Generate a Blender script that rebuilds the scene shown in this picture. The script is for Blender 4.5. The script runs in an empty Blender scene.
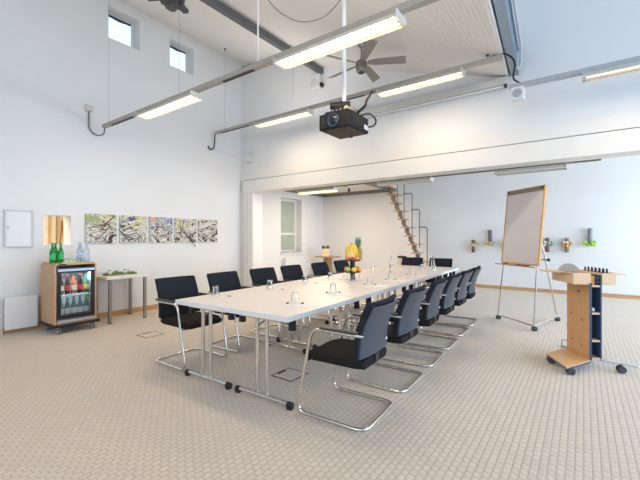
import bpy, bmesh, math, random
from mathutils import Vector, Matrix, Euler
random.seed(7)
PI = math.pi
SC = bpy.context.scene
C = SC.collection
R = math.radians

# ------------------------------------------------------------ camera, world, light, exposure
cd = bpy.data.cameras.new('camera'); cam = bpy.data.objects.new('camera', cd); C.objects.link(cam)
cam.location = (0, 0, 1.33); cam.rotation_euler = (PI/2, 0, R(36))
cd.sensor_width = 36; cd.lens = 36*362/640; cd.shift_y = 2/640*-1; cd.clip_start = .05
SC.camera = cam
vs = SC.view_settings
vs.view_transform = 'Standard'; vs.look = 'None'; vs.gamma = 1; vs.use_curve_mapping = False
vs.exposure = 0.04

w = bpy.data.worlds.new('sky'); SC.world = w; w.use_nodes = True
nt = w.node_tree; bg = nt.nodes['Background']
bg.inputs[0].default_value = (.72, .86, 1, 1); bg.inputs[1].default_value = 1.6

def area(name, loc, rot, sx, sy, energy, col, spread=180):
    l = bpy.data.lights.new(name, 'AREA'); l.shape = 'RECTANGLE'; l.size = sx; l.size_y = sy
    l.energy = energy; l.color = col; l.spread = R(spread)
    o = bpy.data.objects.new(name, l); C.objects.link(o); o.location = loc; o.rotation_euler = rot
    return o
DAY = (.50, .71, 1.0)
# daylight coming through the windows of the right wall
area('daylight_window_right', (4.93, 3.0, 1.75), (0, PI/2, 0), 2.4, 4.6, 235, DAY)
area('daylight_window_annex', (4.93, 8.2, 1.6), (0, PI/2, 0), 2.0, 3.0, 270, (.74, .87, 1))
area('rear_fill_light', (-1.0, -3.43, 2.9), (R(114), 0, 0), 3.8, 2.2, 115, (.97, .98, 1))  # added fill behind the camera, tilted up to brighten upper walls and ceiling
area('daylight_clerestory', (4.9, 2.0, 4.7), (0, PI/2, 0), 1.2, 6.0, 1, DAY)
WARM = (1, .86, .70)
area('annex_lamp_light', (-4.9, 6.75, 2.36), (0, 0, 0), 1.2, .15, 30, (1, .78, .54))
area('annex_loft_lamp_light', (-5.6, 8.4, 2.70), (0, 0, 0), 1.2, .8, 42, (1, .79, .56))
area('corridor_lamp_light', (-8.0, 1.5, 2.4), (0, 0, 0), 1.2, 1.2, 60, (1, .93, .82))

# ------------------------------------------------------------ materials
MATS = {}
def mat(name, col, rough=.5, metal=0., spec=.5, noise=0, nscale=20, bump=0, bscale=80, trans=0, emit=None, es=0, coat=0, stretch=None, col2=None, ior=1.45):
    if name in MATS: return MATS[name]
    m = bpy.data.materials.new(name); m.use_nodes = True; MATS[name] = m
    n = m.node_tree.nodes; L = m.node_tree.links; b = n['Principled BSDF']
    b.inputs['Base Color'].default_value = (*col, 1); b.inputs['Roughness'].default_value = rough
    b.inputs['Metallic'].default_value = metal; b.inputs['Specular IOR Level'].default_value = spec
    b.inputs['Transmission Weight'].default_value = trans; b.inputs['IOR'].default_value = ior
    b.inputs['Coat Weight'].default_value = coat
    if emit: b.inputs['Emission Color'].default_value = (*emit, 1); b.inputs['Emission Strength'].default_value = es
    if noise or bump:
        tc = n.new('ShaderNodeTexCoord'); mp = n.new('ShaderNodeMapping')
        L.new(tc.outputs['Object'], mp.inputs[0])
        if stretch: mp.inputs['Scale'].default_value = stretch
    if noise:
        t = n.new('ShaderNodeTexNoise'); t.inputs['Scale'].default_value = nscale; t.inputs['Detail'].default_value = 5
        L.new(mp.outputs[0], t.inputs['Vector'])
        r = n.new('ShaderNodeValToRGB'); r.color_ramp.elements[0].position = .3; r.color_ramp.elements[1].position = .7
        c2 = col2 or tuple(min(1, x*(1+noise)) for x in col)
        c1 = col if col2 else tuple(x*(1-noise) for x in col)
        r.color_ramp.elements[0].color = (*c1, 1); r.color_ramp.elements[1].color = (*c2, 1)
        L.new(t.outputs[0], r.inputs[0]); L.new(r.outputs[0], b.inputs['Base Color'])
    if bump:
        t2 = n.new('ShaderNodeTexNoise'); t2.inputs['Scale'].default_value = bscale; L.new(mp.outputs[0], t2.inputs['Vector'])
        bp = n.new('ShaderNodeBump'); bp.inputs['Strength'].default_value = bump; bp.inputs['Distance'].default_value = .01
        L.new(t2.outputs[0], bp.inputs['Height']); L.new(bp.outputs[0], b.inputs['Normal'])
    return m
PLASTER = mat('white_plaster', (.80, .81, .82), .9, spec=.2, noise=.015, nscale=1.5, bump=.06, bscale=120)
WARMPL = mat('cream_plaster', (.84, .80, .75), .9, spec=.2, noise=.02, nscale=2, bump=.06, bscale=120)
TRIMW = mat('white_trim_paint', (.80, .79, .77), .5, noise=.01, nscale=4)
GREYTR = mat('grey_white_trim', (.66, .66, .65), .5, noise=.02, nscale=4)
SKIRT = mat('beech_skirting', (.55, .32, .14), .45, noise=.12, nscale=6, stretch=(1, 1, 12))
BEECH = mat('beech_veneer', (.66, .38, .17), .42, noise=.10, nscale=5, stretch=(14, 14, 1.2))
BEECHL = mat('light_beech_veneer', (.80, .55, .33), .42, noise=.07, nscale=5, stretch=(14, 14, 1.2))
FRIDGEW = mat('fridge_case_veneer', (.60, .37, .21), .45, noise=.10, nscale=5, stretch=(14, 14, 1.2))
TOPM = mat('maple_laminate', (.78, .71, .66), .36, noise=.035, nscale=3, stretch=(14, 1.2, 1))
EDGEM = mat('white_edge_band', (.80, .82, .85), .4, noise=.01, nscale=4)
CHROME = mat('brushed_chrome', (.72, .70, .67), .22, 1.0, noise=.04, nscale=30)
STEEL = mat('satin_steel', (.36, .33, .30), .36, 1.0, noise=.06, nscale=30)
FABRIC = mat('black_fabric', (.018, .022, .030), .92, spec=.25, noise=.25, nscale=300, bump=.3, bscale=500)
SEATF = mat('black_seat_fabric', (.020, .018, .018), .95, spec=.2, noise=.25, nscale=300, bump=.3, bscale=500)
SHELL = mat('slate_plastic_shell', (.040, .058, .084), .34, spec=.6, noise=.05, nscale=40)
BLACKP = mat('black_plastic', (.015, .016, .018), .45, noise=.1, nscale=40)
DARKGL = mat('dark_grey_metal', (.07, .072, .075), .55, .2, noise=.06, nscale=20)
GREYM = mat('grey_painted_steel', (.13, .14, .155), .55, noise=.05, nscale=6)
BLUEG = mat('blue_grey_steel', (.27, .33, .39), .5, noise=.05, nscale=6)
TRACK = mat('grey_beige_track', (.42, .40, .36), .45, .2, noise=.04, nscale=10)
LAMPW = mat('lamp_housing', (.66, .63, .56), .45, noise=.02, nscale=10)
LOUVRE = mat('louvre_white', (.80, .78, .72), .35, noise=.02, nscale=10)
TUBE = mat('lit_tube', (1, .9, .75), .4, emit=(1, .84, .60), es=7.0, noise=.01)
TUBEOFF = mat('unlit_tube', (.80, .80, .78), .4, noise=.02)
TUBEW = mat('warm_lit_tube', (1, .9, .75), .4, emit=(1, .78, .48), es=3.0, noise=.01)
WHITEP = mat('white_plastic', (.80, .81, .83), .4, noise=.02, nscale=20)
PAPER = mat('white_paper', (.86, .85, .84), .8, noise=.01, nscale=20)
FLIPP = mat('flip_paper', (.66, .635, .665), .75, noise=.02, nscale=4)
BLUEP = mat('navy_laminate', (.035, .075, .17), .45, noise=.08, nscale=8)
GLASS = mat('clear_glass', (.97, .99, 1), .02, trans=1, noise=.005, ior=1.45)
GREENG = mat('green_glass', (.02, .42, .08), .08, trans=.55, noise=.1, nscale=8)
PALEG = mat('pale_blue_glass', (.72, .84, .95), .05, trans=.85, noise=.02)
PANE = mat('frosted_pane', (.44, .52, .44), .35, noise=.06, nscale=3)
ORANGEW = mat('orange_wood_door', (.75, .43, .17), .5, noise=.1, nscale=5, stretch=(8, 8, 1))

def carpet_mat():
    m = bpy.data.materials.new('woven_carpet'); m.use_nodes = True
    n = m.node_tree.nodes; L = m.node_tree.links; b = n['Principled BSDF']
    tc = n.new('ShaderNodeTexCoord'); mp = n.new('ShaderNodeMapping'); L.new(tc.outputs['Object'], mp.inputs[0])
    def brick(mort, smooth):
        k = n.new('ShaderNodeTexBrick'); k.offset = 0.5; k.offset_frequency = 2; k.squash = 1
        k.inputs['Scale'].default_value = 1; k.inputs['Brick Width'].default_value = .054; k.inputs['Row Height'].default_value = .042
        k.inputs['Mortar Size'].default_value = mort; k.inputs['Mortar Smooth'].default_value = smooth; k.inputs['Bias'].default_value = 0
        L.new(mp.outputs[0], k.inputs['Vector']); return k
    mp.inputs['Rotation'].default_value = (0, 0, R(90))
    k = brick(.010, 1.0)
    k.inputs['Color1'].default_value = (.68, .57, .45, 1); k.inputs['Color2'].default_value = (.63, .525, .41, 1)
    k.inputs['Mortar'].default_value = (.50, .43, .365, 1)
    t = n.new('ShaderNodeTexNoise'); t.inputs['Scale'].default_value = 260; t.inputs['Detail'].default_value = 3
    L.new(tc.outputs['Object'], t.inputs['Vector'])
    mx = n.new('ShaderNodeMix'); mx.data_type = 'RGBA'; mx.blend_type = 'OVERLAY'; mx.inputs[0].default_value = .25
    L.new(k.outputs['Color'], mx.inputs[6]); L.new(t.outputs[0], mx.inputs[7]); L.new(mx.outputs[2], b.inputs['Base Color'])
    b.inputs['Roughness'].default_value = .7; b.inputs['Specular IOR Level'].default_value = .35
    b.inputs['Sheen Weight'].default_value = .3; b.inputs['Sheen Roughness'].default_value = .4
    sub = n.new('ShaderNodeMath'); sub.operation = 'SUBTRACT'; sub.inputs[0].default_value = 1; L.new(k.outputs['Fac'], sub.inputs[1])
    add = n.new('ShaderNodeMath'); add.operation = 'MULTIPLY_ADD'; add.inputs[1].default_value = .25; L.new(t.outputs[0], add.inputs[0]); L.new(sub.outputs[0], add.inputs[2])
    bp = n.new('ShaderNodeBump'); bp.inputs['Strength'].default_value = .5; bp.inputs['Distance'].default_value = .004
    L.new(add.outputs[0], bp.inputs['Height']); L.new(bp.outputs[0], b.inputs['Normal'])
    return m
CARPET = carpet_mat()

def corrugated_mat():
    m = bpy.data.materials.new('corrugated_ceiling_sheet'); m.use_nodes = True
    n = m.node_tree.nodes; L = m.node_tree.links; b = n['Principled BSDF']
    b.inputs['Roughness'].default_value = .7
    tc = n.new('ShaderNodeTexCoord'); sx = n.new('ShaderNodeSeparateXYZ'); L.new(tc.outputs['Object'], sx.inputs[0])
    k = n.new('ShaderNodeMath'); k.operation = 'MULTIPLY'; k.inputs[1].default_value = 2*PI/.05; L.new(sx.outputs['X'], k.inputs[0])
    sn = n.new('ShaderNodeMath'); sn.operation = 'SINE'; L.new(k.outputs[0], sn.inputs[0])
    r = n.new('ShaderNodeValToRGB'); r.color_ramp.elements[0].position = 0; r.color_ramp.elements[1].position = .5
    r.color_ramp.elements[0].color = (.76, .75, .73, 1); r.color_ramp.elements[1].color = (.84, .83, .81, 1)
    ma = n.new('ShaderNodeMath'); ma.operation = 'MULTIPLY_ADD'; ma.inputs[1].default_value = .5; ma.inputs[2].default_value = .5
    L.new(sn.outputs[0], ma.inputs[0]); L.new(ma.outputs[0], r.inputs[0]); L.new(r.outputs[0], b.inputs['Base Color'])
    bp = n.new('ShaderNodeBump'); bp.inputs['Strength'].default_value = .35; bp.inputs['Distance'].default_value = .01
    L.new(ma.outputs[0], bp.inputs['Height']); L.new(bp.outputs[0], b.inputs['Normal'])
    return m
CORR = corrugated_mat()
CEIL = mat('ceiling_paint', (.84, .83, .81), .85, spec=.2, noise=.015, nscale=2, bump=.08, bscale=60)

def collage_mat(i):
    m = bpy.data.materials.new('bark_collage_%d' % i); m.use_nodes = True
    n = m.node_tree.nodes; L = m.node_tree.links; b = n['Principled BSDF']; b.inputs['Roughness'].default_value = .6
    tc = n.new('ShaderNodeTexCoord'); mp = n.new('ShaderNodeMapping'); L.new(tc.outputs['Object'], mp.inputs[0])
    mp.inputs['Location'].default_value = (i*3.1, i*7.7, i*2.3); mp.inputs['Rotation'].default_value = (R(35+i*17), 0, 0)
    mp.inputs['Scale'].default_value = (1, 1, 1.7)
    a = n.new('ShaderNodeTexNoise'); a.inputs['Scale'].default_value = 4.2; a.inputs['Detail'].default_value = 9; a.inputs['Distortion'].default_value = 3.0
    L.new(mp.outputs[0], a.inputs['Vector'])
    r = n.new('ShaderNodeValToRGB'); e = r.color_ramp
    cols = [(.0, (.02, .02, .025)), (.38, (.05, .045, .04)), (.44, (.30, .22, .15)), (.475, (.80, .79, .76)), (.525, (.82, .80, .78)), (.55, (.32, .27, .19)), (.60, (.82, .82, .80)), (.64, (.10, .10, .11)), (.75, (.75, .72, .64))]
    e.elements[0].position = 0; e.elements[0].color = (*cols[0][1], 1); e.elements[1].position = .75; e.elements[1].color = (*cols[-1][1], 1)
    for p, c in cols[1:-1]: q = e.elements.new(p); q.color = (*c, 1)
    L.new(a.outputs[0], r.inputs[0])
    # coloured patches, mostly in the upper third
    t2 = n.new('ShaderNodeTexNoise'); t2.inputs['Scale'].default_value = 4.5; t2.inputs['Detail'].default_value = 2; L.new(mp.outputs[0], t2.inputs['Vector'])
    r2 = n.new('ShaderNodeValToRGB'); e2 = r2.color_ramp
    pal = [((.70, .66, .18), (.30, .38, .12)), ((.10, .18, .45), (.75, .70, .25)), ((.75, .40, .20), (.12, .30, .60)), ((.05, .15, .55), (.75, .72, .20)), ((.35, .35, .33), (.6, .58, .55))][i]
    e2.elements[0].position = .42; e2.elements[0].color = (*pal[0], 1); e2.elements[1].position = .56; e2.elements[1].color = (*pal[1], 1)
    L.new(t2.outputs[0], r2.inputs[0])
    sp = n.new('ShaderNodeSeparateXYZ'); L.new(tc.outputs['Object'], sp.inputs[0])
    mr = n.new('ShaderNodeMapRange'); mr.inputs[1].default_value = -.10; mr.inputs[2].default_value = .20; mr.inputs[4].default_value = .85 if i < 4 else .1
    L.new(sp.outputs['Z'], mr.inputs[0])
    t3 = n.new('ShaderNodeTexNoise'); t3.inputs['Scale'].default_value = 9; L.new(mp.outputs[0], t3.inputs['Vector'])
    mr3 = n.new('ShaderNodeMapRange'); mr3.inputs[1].default_value = .45; mr3.inputs[2].default_value = .55; L.new(t3.outputs[0], mr3.inputs[0])
    mu = n.new('ShaderNodeMath'); mu.operation = 'MULTIPLY'; L.new(mr.outputs[0], mu.inputs[0]); L.new(mr3.outputs[0], mu.inputs[1])
    mx = n.new('ShaderNodeMix'); mx.data_type = 'RGBA'; L.new(mu.outputs[0], mx.inputs[0]); L.new(r.outputs[0], mx.inputs[6]); L.new(r2.outputs[0], mx.inputs[7])
    L.new(mx.outputs[2], b.inputs['Base Color'])
    bp = n.new('ShaderNodeBump'); bp.inputs['Strength'].default_value = .5; bp.inputs['Distance'].default_value = .02
    L.new(a.outputs[0], bp.inputs['Height']); L.new(bp.outputs[0], b.inputs['Normal'])
    return m

# ------------------------------------------------------------ mesh helpers
def BM(): return bmesh.new()
def bx(bm, x0, x1, y0, y1, z0, z1, M=None):
    vs_ = [bm.verts.new(Vector(p)) for p in ((x0,y0,z0),(x1,y0,z0),(x1,y1,z0),(x0,y1,z0),(x0,y0,z1),(x1,y0,z1),(x1,y1,z1),(x0,y1,z1))]
    if M is not None:
        for v in vs_: v.co = M @ v.co
    for f in ((0,3,2,1),(4,5,6,7),(0,1,5,4),(1,2,6,5),(2,3,7,6),(3,0,4,7)): bm.faces.new([vs_[i] for i in f])
    return vs_
def tube(bm, pts, r, seg=10, closed=False, caps=True):
    pts = [Vector(p) for p in pts]; n = len(pts); rings = []; up = None
    for i, p in enumerate(pts):
        if closed: d = (pts[(i+1) % n]-pts[i-1])
        else: d = pts[min(i+1, n-1)]-pts[max(i-1, 0)]
        d.normalize()
        if up is None:
            up = d.orthogonal().normalized()
        up = (up - d*up.dot(d))
        if up.length < 1e-6: up = d.orthogonal()
        up.normalize(); s = d.cross(up)
        rr = r[i] if isinstance(r, (list, tuple)) else r
        rings.append([bm.verts.new(p+(up*math.cos(a)+s*math.sin(a))*rr) for a in [2*PI*k/seg for k in range(seg)]])
    m = n if closed else n-1
    for i in range(m):
        a, b = rings[i], rings[(i+1) % n]
        for k in range(seg): bm.faces.new((a[k], a[(k+1) % seg], b[(k+1) % seg], b[k]))
    if caps and not closed:
        bm.faces.new(rings[0][::-1]); bm.faces.new(rings[-1])
def fillet(pts, rad, n=6):
    pts = [Vector(p) for p in pts]; out = [pts[0]]
    for i in range(1, len(pts)-1):
        a, b, c = pts[i-1], pts[i], pts[i+1]
        u = (a-b); v = (c-b); k = min(rad, u.length*.49, v.length*.49)
        p, q = b+u.normalized()*k, b+v.normalized()*k
        for j in range(n+1):
            t = j/n; out.append(p*(1-t)**2+b*2*t*(1-t)+q*t*t)
    out.append(pts[-1]); return out
def lathe(bm, prof, c=(0,0,0), seg=20, cap=True):
    rings = []
    for r, z in prof:
        rings.append([bm.verts.new((c[0]+max(r, 1e-4)*math.cos(2*PI*k/seg), c[1]+max(r, 1e-4)*math.sin(2*PI*k/seg), c[2]+z)) for k in range(seg)])
    for a, b in zip(rings, rings[1:]):
        for k in range(seg): bm.faces.new((a[k], a[(k+1) % seg], b[(k+1) % seg], b[k]))
    if cap: bm.faces.new(rings[0][::-1]); bm.faces.new(rings[-1])
def prism(bm, poly, z0, z1, M=None):
    a = [bm.verts.new(Vector((x, y, z0))) for x, y in poly]; b = [bm.verts.new(Vector((x, y, z1))) for x, y in poly]
    if M is not None:
        for v in a+b: v.co = M @ v.co
    bm.faces.new(a[::-1]); bm.faces.new(b); n = len(a)
    for i in range(n): bm.faces.new((a[i], a[(i+1) % n], b[(i+1) % n], b[i]))
def ball(bm, c, r, sx=1, sy=1, sz=1, u=12, v=8):
    M = Matrix.Translation(c) @ Matrix.Diagonal((r*sx, r*sy, r*sz, 1))
    bmesh.ops.create_uvsphere(bm, u_segments=u, v_segments=v, radius=1, matrix=M)
def obj(name, bm, m, parent=None, smooth=False, bevel=0, solid=0, sub=0, loc=None, rot=None):
    bmesh.ops.recalc_face_normals(bm, faces=bm.faces)
    me = bpy.data.meshes.new(name); bm.to_mesh(me); bm.free()
    o = bpy.data.objects.new(name, me); C.objects.link(o)
    for q in (m if isinstance(m, (list, tuple)) else [m]): me.materials.append(q)
    if smooth:
        for p in me.polygons: p.use_smooth = True
        try: me.set_sharp_from_angle(angle=R(40))
        except Exception: pass
    if bevel:
        b = o.modifiers.new('bevel', 'BEVEL'); b.width = bevel; b.segments = 2; b.limit_method = 'ANGLE'
    if sub:
        s = o.modifiers.new('sub', 'SUBSURF'); s.levels = sub; s.render_levels = sub
    if parent: o.parent = parent
    if loc: o.location = loc
    if rot: o.rotation_euler = rot
    return o
def tag(o, label, cat=None, group=None, kind=None):
    if label: o['label'] = label
    if cat: o['category'] = cat
    if group: o['group'] = group
    if kind: o['kind'] = kind
    return o
def thing(name, label, cat, loc=(0,0,0), rz=0, group=None):
    o = bpy.data.objects.new(name, None); C.objects.link(o); o.location = loc; o.rotation_euler = (0, 0, rz)
    o.empty_display_size = .1
    return tag(o, label, cat, group)
def struct(name, bm, m, **k):
    o = obj(name, bm, m, **k); o['kind'] = 'structure'; return o
def dup(root, loc, rz=None, label=None, group=None):
    def cp(o, par):
        c = o.copy(); C.objects.link(c); c.parent = par
        for ch in kids[o]: cp(ch, c)
        return c
    kids = {}
    def walk(o):
        kids[o] = list(o.children)
        for ch in kids[o]: walk(ch)
    walk(root)
    c = cp(root, None); c.location = loc
    if rz is not None: c.rotation_euler = (0, 0, rz)
    if label: c['label'] = label
    if group: c['group'] = group
    return c
def onebox(name, b, m, parent=None, bevel=0, **k):
    bm = BM(); bx(bm, *b); return obj(name, bm, m, parent, bevel=bevel, **k)
def holed(bm, u0, u1, z0, z1, holes, put):
    """solid wall cells around rectangular holes; put(u0,u1,z0,z1) adds one cell"""
    us = sorted({u0, u1, *[h[0] for h in holes], *[h[1] for h in holes]}); zs = sorted({z0, z1, *[h[2] for h in holes], *[h[3] for h in holes]})
    for i in range(len(us)-1):
        run = None
        for j in range(len(zs)-1):
            a, b, c_, d = us[i], us[i+1], zs[j], zs[j+1]
            inside = any(h[0] <= a and b <= h[1] and h[2] <= c_ and d <= h[3] for h in holes)
            if inside:
                if run: put(a, b, *run); run = None
            else: run = (run[0], d) if run else (c_, d)
        if run: put(a, b, *run)

# ------------------------------------------------------------ the room
YW = 5.80                                  # plane of the wall above the opening
ZW = lambda X: 5.44-.321*(X+6.5)           # sloping roof over the left bay
bm = BM(); bx(bm, -8.2, 5.2, -3.7, 11.2, -.15, 0); struct('floor', bm, CARPET)
# left wall with two small high windows and the serving opening
bm = BM()
WIN = [(2.85, 3.39, 4.73, 5.27), (3.98, 4.52, 4.69, 5.23)]
holed(bm, -3.7, YW, 0, 5.6, WIN+[(1.93, 2.31, 1.215, 1.69)], lambda a, b, c_, d: bx(bm, -6.8, -6.5, a, b, c_, d))
struct('wall_left', bm, PLASTER)
# end wall over the opening: upper wall, set-forward beam and jamb
bm = BM(); bx(bm, -6.5, 5.0, YW, YW+.3, 2.88, 6.2); struct('wall_far_upper', bm, PLASTER)
bm = BM(); bx(bm, -6.5, 5.0, YW-.02, YW+.3, 2.67, 2.88); struct('trim_1', bm, TRIMW)
bm = BM(); bx(bm, -6.44, 5.0, YW-.03, YW+.3, 2.385, 2.655); struct('trim_2', bm, TRIMW)
bm = BM(); bx(bm, -6.5, -6.11, YW-.01, YW+.3, 0, 2.385); struct('wall_jamb', bm, TRIMW)
bm = BM(); bx(bm, -6.46, -6.40, YW-.035, YW-.01, 0, 2.66); bx(bm, -6.30, -6.285, YW-.022, YW-.01, 0, 2.385); struct('trim_3', bm, GREYTR)
bm = BM(); bx(bm, -6.5, 5.0, YW-.004, YW+.02, 2.655, 2.67); struct('trim_4', bm, mat('groove_shadow_gap', (.25, .24, .23), .8, noise=.05))
# annex behind
bm = BM()
AW = (8.17, 9.17, .88, 2.57)
holed(bm, YW+.3, 10.6, 0, 5.2, [AW], lambda a, b, c_, d: bx(bm, -7.7, -7.4, a, b, c_, d))
bx(bm, -7.7, -6.5, YW+.0, YW+.3, 0, 5.2)
struct('wall_annex_left', bm, PLASTER)
bm = BM(); a_ = 0.0; Mw = Matrix.Translation((-2.2, 10.40, 0)) @ Matrix.Rotation(a_, 4, 'Z')
bx(bm, -5.2, 7.4, 0, .2, 0, 5.2, Mw); struct('wall_back', bm, PLASTER)
bm = BM(); bx(bm, -5.5, 7.5, -.018, 0, 0, .085, Mw); struct('baseboard_back', bm, SKIRT)
bm = BM(); bx(bm, -6.5, -6.482, -3.4, YW-.05, 0, .085); struct('baseboard_left', bm, SKIRT)
bm = BM(); bx(bm, -7.7, 5.2, YW+.0, 11.2, 5.2, 5.35); struct('ceiling_annex', bm, CEIL)
# loft floor over the alcove, with its steel edge profile along the walls
bm = BM(); bx(bm, -7.4, -4.65, YW+.3, 10.4, 2.86, 3.02); struct('ceiling_loft', bm, CEIL)
bm = BM(); bx(bm, -7.4, -7.30, YW+.3, 10.4, 2.76, 2.86); bx(bm, -5.1, -2.45, -.10, 0, 2.76, 2.86, Mw); bx(bm, -4.73, -4.65, 7.0, 10.3, 2.76, 2.86)
struct('trim_5', bm, mat('brown_grey_steel', (.20, .19, .17), .5, noise=.05))
# roof over the left bay
def slab(x0, ya, yb, xa, xb, t):
    # sloping sheet from X=x0 to a right edge running from xa (at ya) to xb (at yb)
    bm = BM(); lo = [(x0, ya), (xa, ya), (xb, yb), (x0, yb)]
    v = [bm.verts.new((x, y, ZW(x))) for x, y in lo]+[bm.verts.new((x, y, ZW(x)+t)) for x, y in lo]
    for f in ((0,3,2,1),(4,5,6,7),(0,1,5,4),(1,2,6,5),(2,3,7,6),(3,0,4,7)): bm.faces.new([v[i] for i in f])
    return bm
struct('ceiling', slab(-6.8, -3.7, YW, -.24, -.86, .15), CEIL)
struct('ceiling_panel', slab(-2.0, -3.4, YW-.55, -.31, -.85, -.012), CORR)
bm = BM(); bx(bm, -.12, -.05, -9.3, 0, .05, 2.5, Matrix.Translation((-.785, YW, 3.68)) @ Matrix.Rotation(R(3.7), 4, 'Z')); struct('wall_clerestory', bm, PLASTER)
bm = BM(); bx(bm, -.9, 5.2, -3.7, YW+.3, 6.1, 6.25); struct('ceiling_right_bay', bm, CEIL)
# walls outside the picture, with the right-hand daylight windows and an added rear opening for fill
bm = BM(); holed(bm, -3.7, 11.2, 0, 6.2, [(.7, 5.3, .55, 2.95), (6.7, 9.7, .6, 2.6)], lambda a, b, c_, d: bx(bm, 5.0, 5.2, a, b, c_, d)); struct('wall_right', bm, PLASTER)
bm = BM(); holed(bm, -6.8, 5.2, 0, 6.2, [(-2.9, .9, 1.8, 4.0)], lambda a, b, c_, d: bx(bm, a, b, -3.7, -3.5, c_, d)); struct('wall_rear', bm, PLASTER)
# corridor seen through the serving opening
bm = BM(); bx(bm, -9.6, -9.5, .8, 4.2, 0, 2.8); bx(bm, -9.6, -6.8, .7, .8, 0, 2.8); bx(bm, -9.6, -6.8, 4.2, 4.3, 0, 2.8); bx(bm, -9.6, -6.8, .7, 4.3, 2.8, 2.9); bx(bm, -9.6, -8.2, .7, 4.3, -.1, 0)
struct('wall_corridor', bm, mat('corridor_cream', (.80, .68, .48), .8, noise=.02))

def window(n, Xw, y0, y1, z0, z1, frame=.05, sash=None, depth=.16, m=TRIMW, pane=None):
    f = BM(); x0, x1 = Xw-depth-.05, Xw-depth
    for b in ((y0, y0+frame, z0, z1), (y1-frame, y1, z0, z1), (y0+frame, y1-frame, z0, z0+frame), (y0+frame, y1-frame, z1-frame, z1)): bx(f, x0, x1, *b)
    o = struct('window_%d' % n, f, m, bevel=.004)
    g = BM()
    if sash: bx(g, x0-.005, x1+.005, y0+frame, y1-frame, sash-.035, sash+.035)
    return o
GLOW = mat('bright_sky_glass', (.85, .93, 1), .05, trans=1, noise=.005)
for i, (y0, y1, z0, z1) in enumerate(WIN):
    o = window(i+1, -6.5, y0, y1, z0, z1, .045, depth=.2)
    onebox('pane', (-6.735, -6.73, y0+.04, y1-.04, z0+.04, z1-.04), GLOW, o)
    bm = BM(); bx(bm, -6.70, -6.67, y0+.06, y1-.08, z1-.075, z1-.05); tube(bm, [(-6.69, y0+.08, z1-.07), (-6.62, y0+.22, z1-.13), (-6.69, y0+.36, z1-.08)], .008, 6)
    obj('window_opener', bm, DARKGL, o)
o = window(3, -7.4, AW[0], AW[1], AW[2], AW[3], .07, depth=.235)
bm = BM(); bx(bm, -7.68, -7.625, AW[0]+.07, AW[1]-.07, 1.42, 1.50); obj('transom', bm, TRIMW, o)
onebox('pane', (-7.672, -7.665, AW[0]+.06, AW[1]-.06, AW[2]+.06, AW[3]-.06), PANE, o)
onebox('window_sill', (-7.635, -7.36, AW[0]-.04, AW[1]+.04, AW[2]-.04, AW[2]), TRIMW, o, bevel=.004)
bm = BM(); tube(bm, [(-7.635, AW[1]-.035, 1.75), (-7.59, AW[1]-.035, 1.75), (-7.59, AW[1]-.035, 1.62)], .009, 6); obj('window_handle', bm, TRIMW, o)

# roof steels
bm = BM(); zt = ZW(-4.17)
bx(bm, -4.22, -4.13, -3.5, YW, zt-.13, zt-.035)
tag(obj('roof_purlin', bm, GREYM, bevel=.004), 'dark grey steel roof beam crossing behind the fan', 'beam')
r_ = thing('valley_beam', 'blue grey steel beam running down to the speaker at upper right', 'beam', (-.785, YW, 3.66), R(3.7))
bm = BM(); bx(bm, -.05, .05, -9.0, 0, -.02, .0); bx(bm, -.03, .03, -9.0, 0, 0, .32); bx(bm, -.05, .05, -9.0, 0, .32, .34); obj('steel_section', bm, BLUEG, r_)
bm = BM(); tube(bm, fillet([(.09, -9.0, .27), (.09, -.25, .27), (.09, -.25, .0), (.03, -.25, -.02)], .08), .018, 8); obj('drain_pipe', bm, GREYTR, r_, smooth=True)

# ------------------------------------------------------------ wall fittings, left wall
def wallthing(name, label, cat, y, z, X=-6.5, **k): return thing(name, label, cat, (X, y, z), 0, **k)
r_ = wallthing('wall_panel', 'white flap panel in a grey frame left of the serving opening', 'panel', 1.65, 1.465)
bm = BM(); w_, h_ = .165, .265
for b in ((-w_, -w_+.02, -h_, h_), (w_-.02, w_, -h_, h_), (-w_+.02, w_-.02, -h_, -h_+.02), (-w_+.02, w_-.02, h_-.02, h_)): bx(bm, 0, .03, *b)
obj('frame', bm, GREYTR, r_, bevel=.003)
onebox('door', (0, .016, -w_+.02, w_-.02, -h_+.02, h_-.02), WHITEP, r_)
bm = BM(); lathe(bm, [(.012, 0), (.016, .012), (.010, .02)], seg=12); obj('knob', bm, GREYTR, r_, smooth=True, loc=(.016, -w_+.045, .02), rot=(0, PI/2, 0))
onebox('window_4', (-6.5, -6.5, 0, 0, 0, 0), TRIMW) if False else None
bm = BM(); t2 = .012
for b in ((1.93, 1.93+t2, 1.215, 1.69), (2.31-t2, 2.31, 1.215, 1.69), (1.93+t2, 2.31-t2, 1.215, 1.215+t2), (1.93+t2, 2.31-t2, 1.69-t2, 1.69)): bx(bm, -6.8, -6.497, *b)
struct('window_4', bm, WHITEP)
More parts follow.
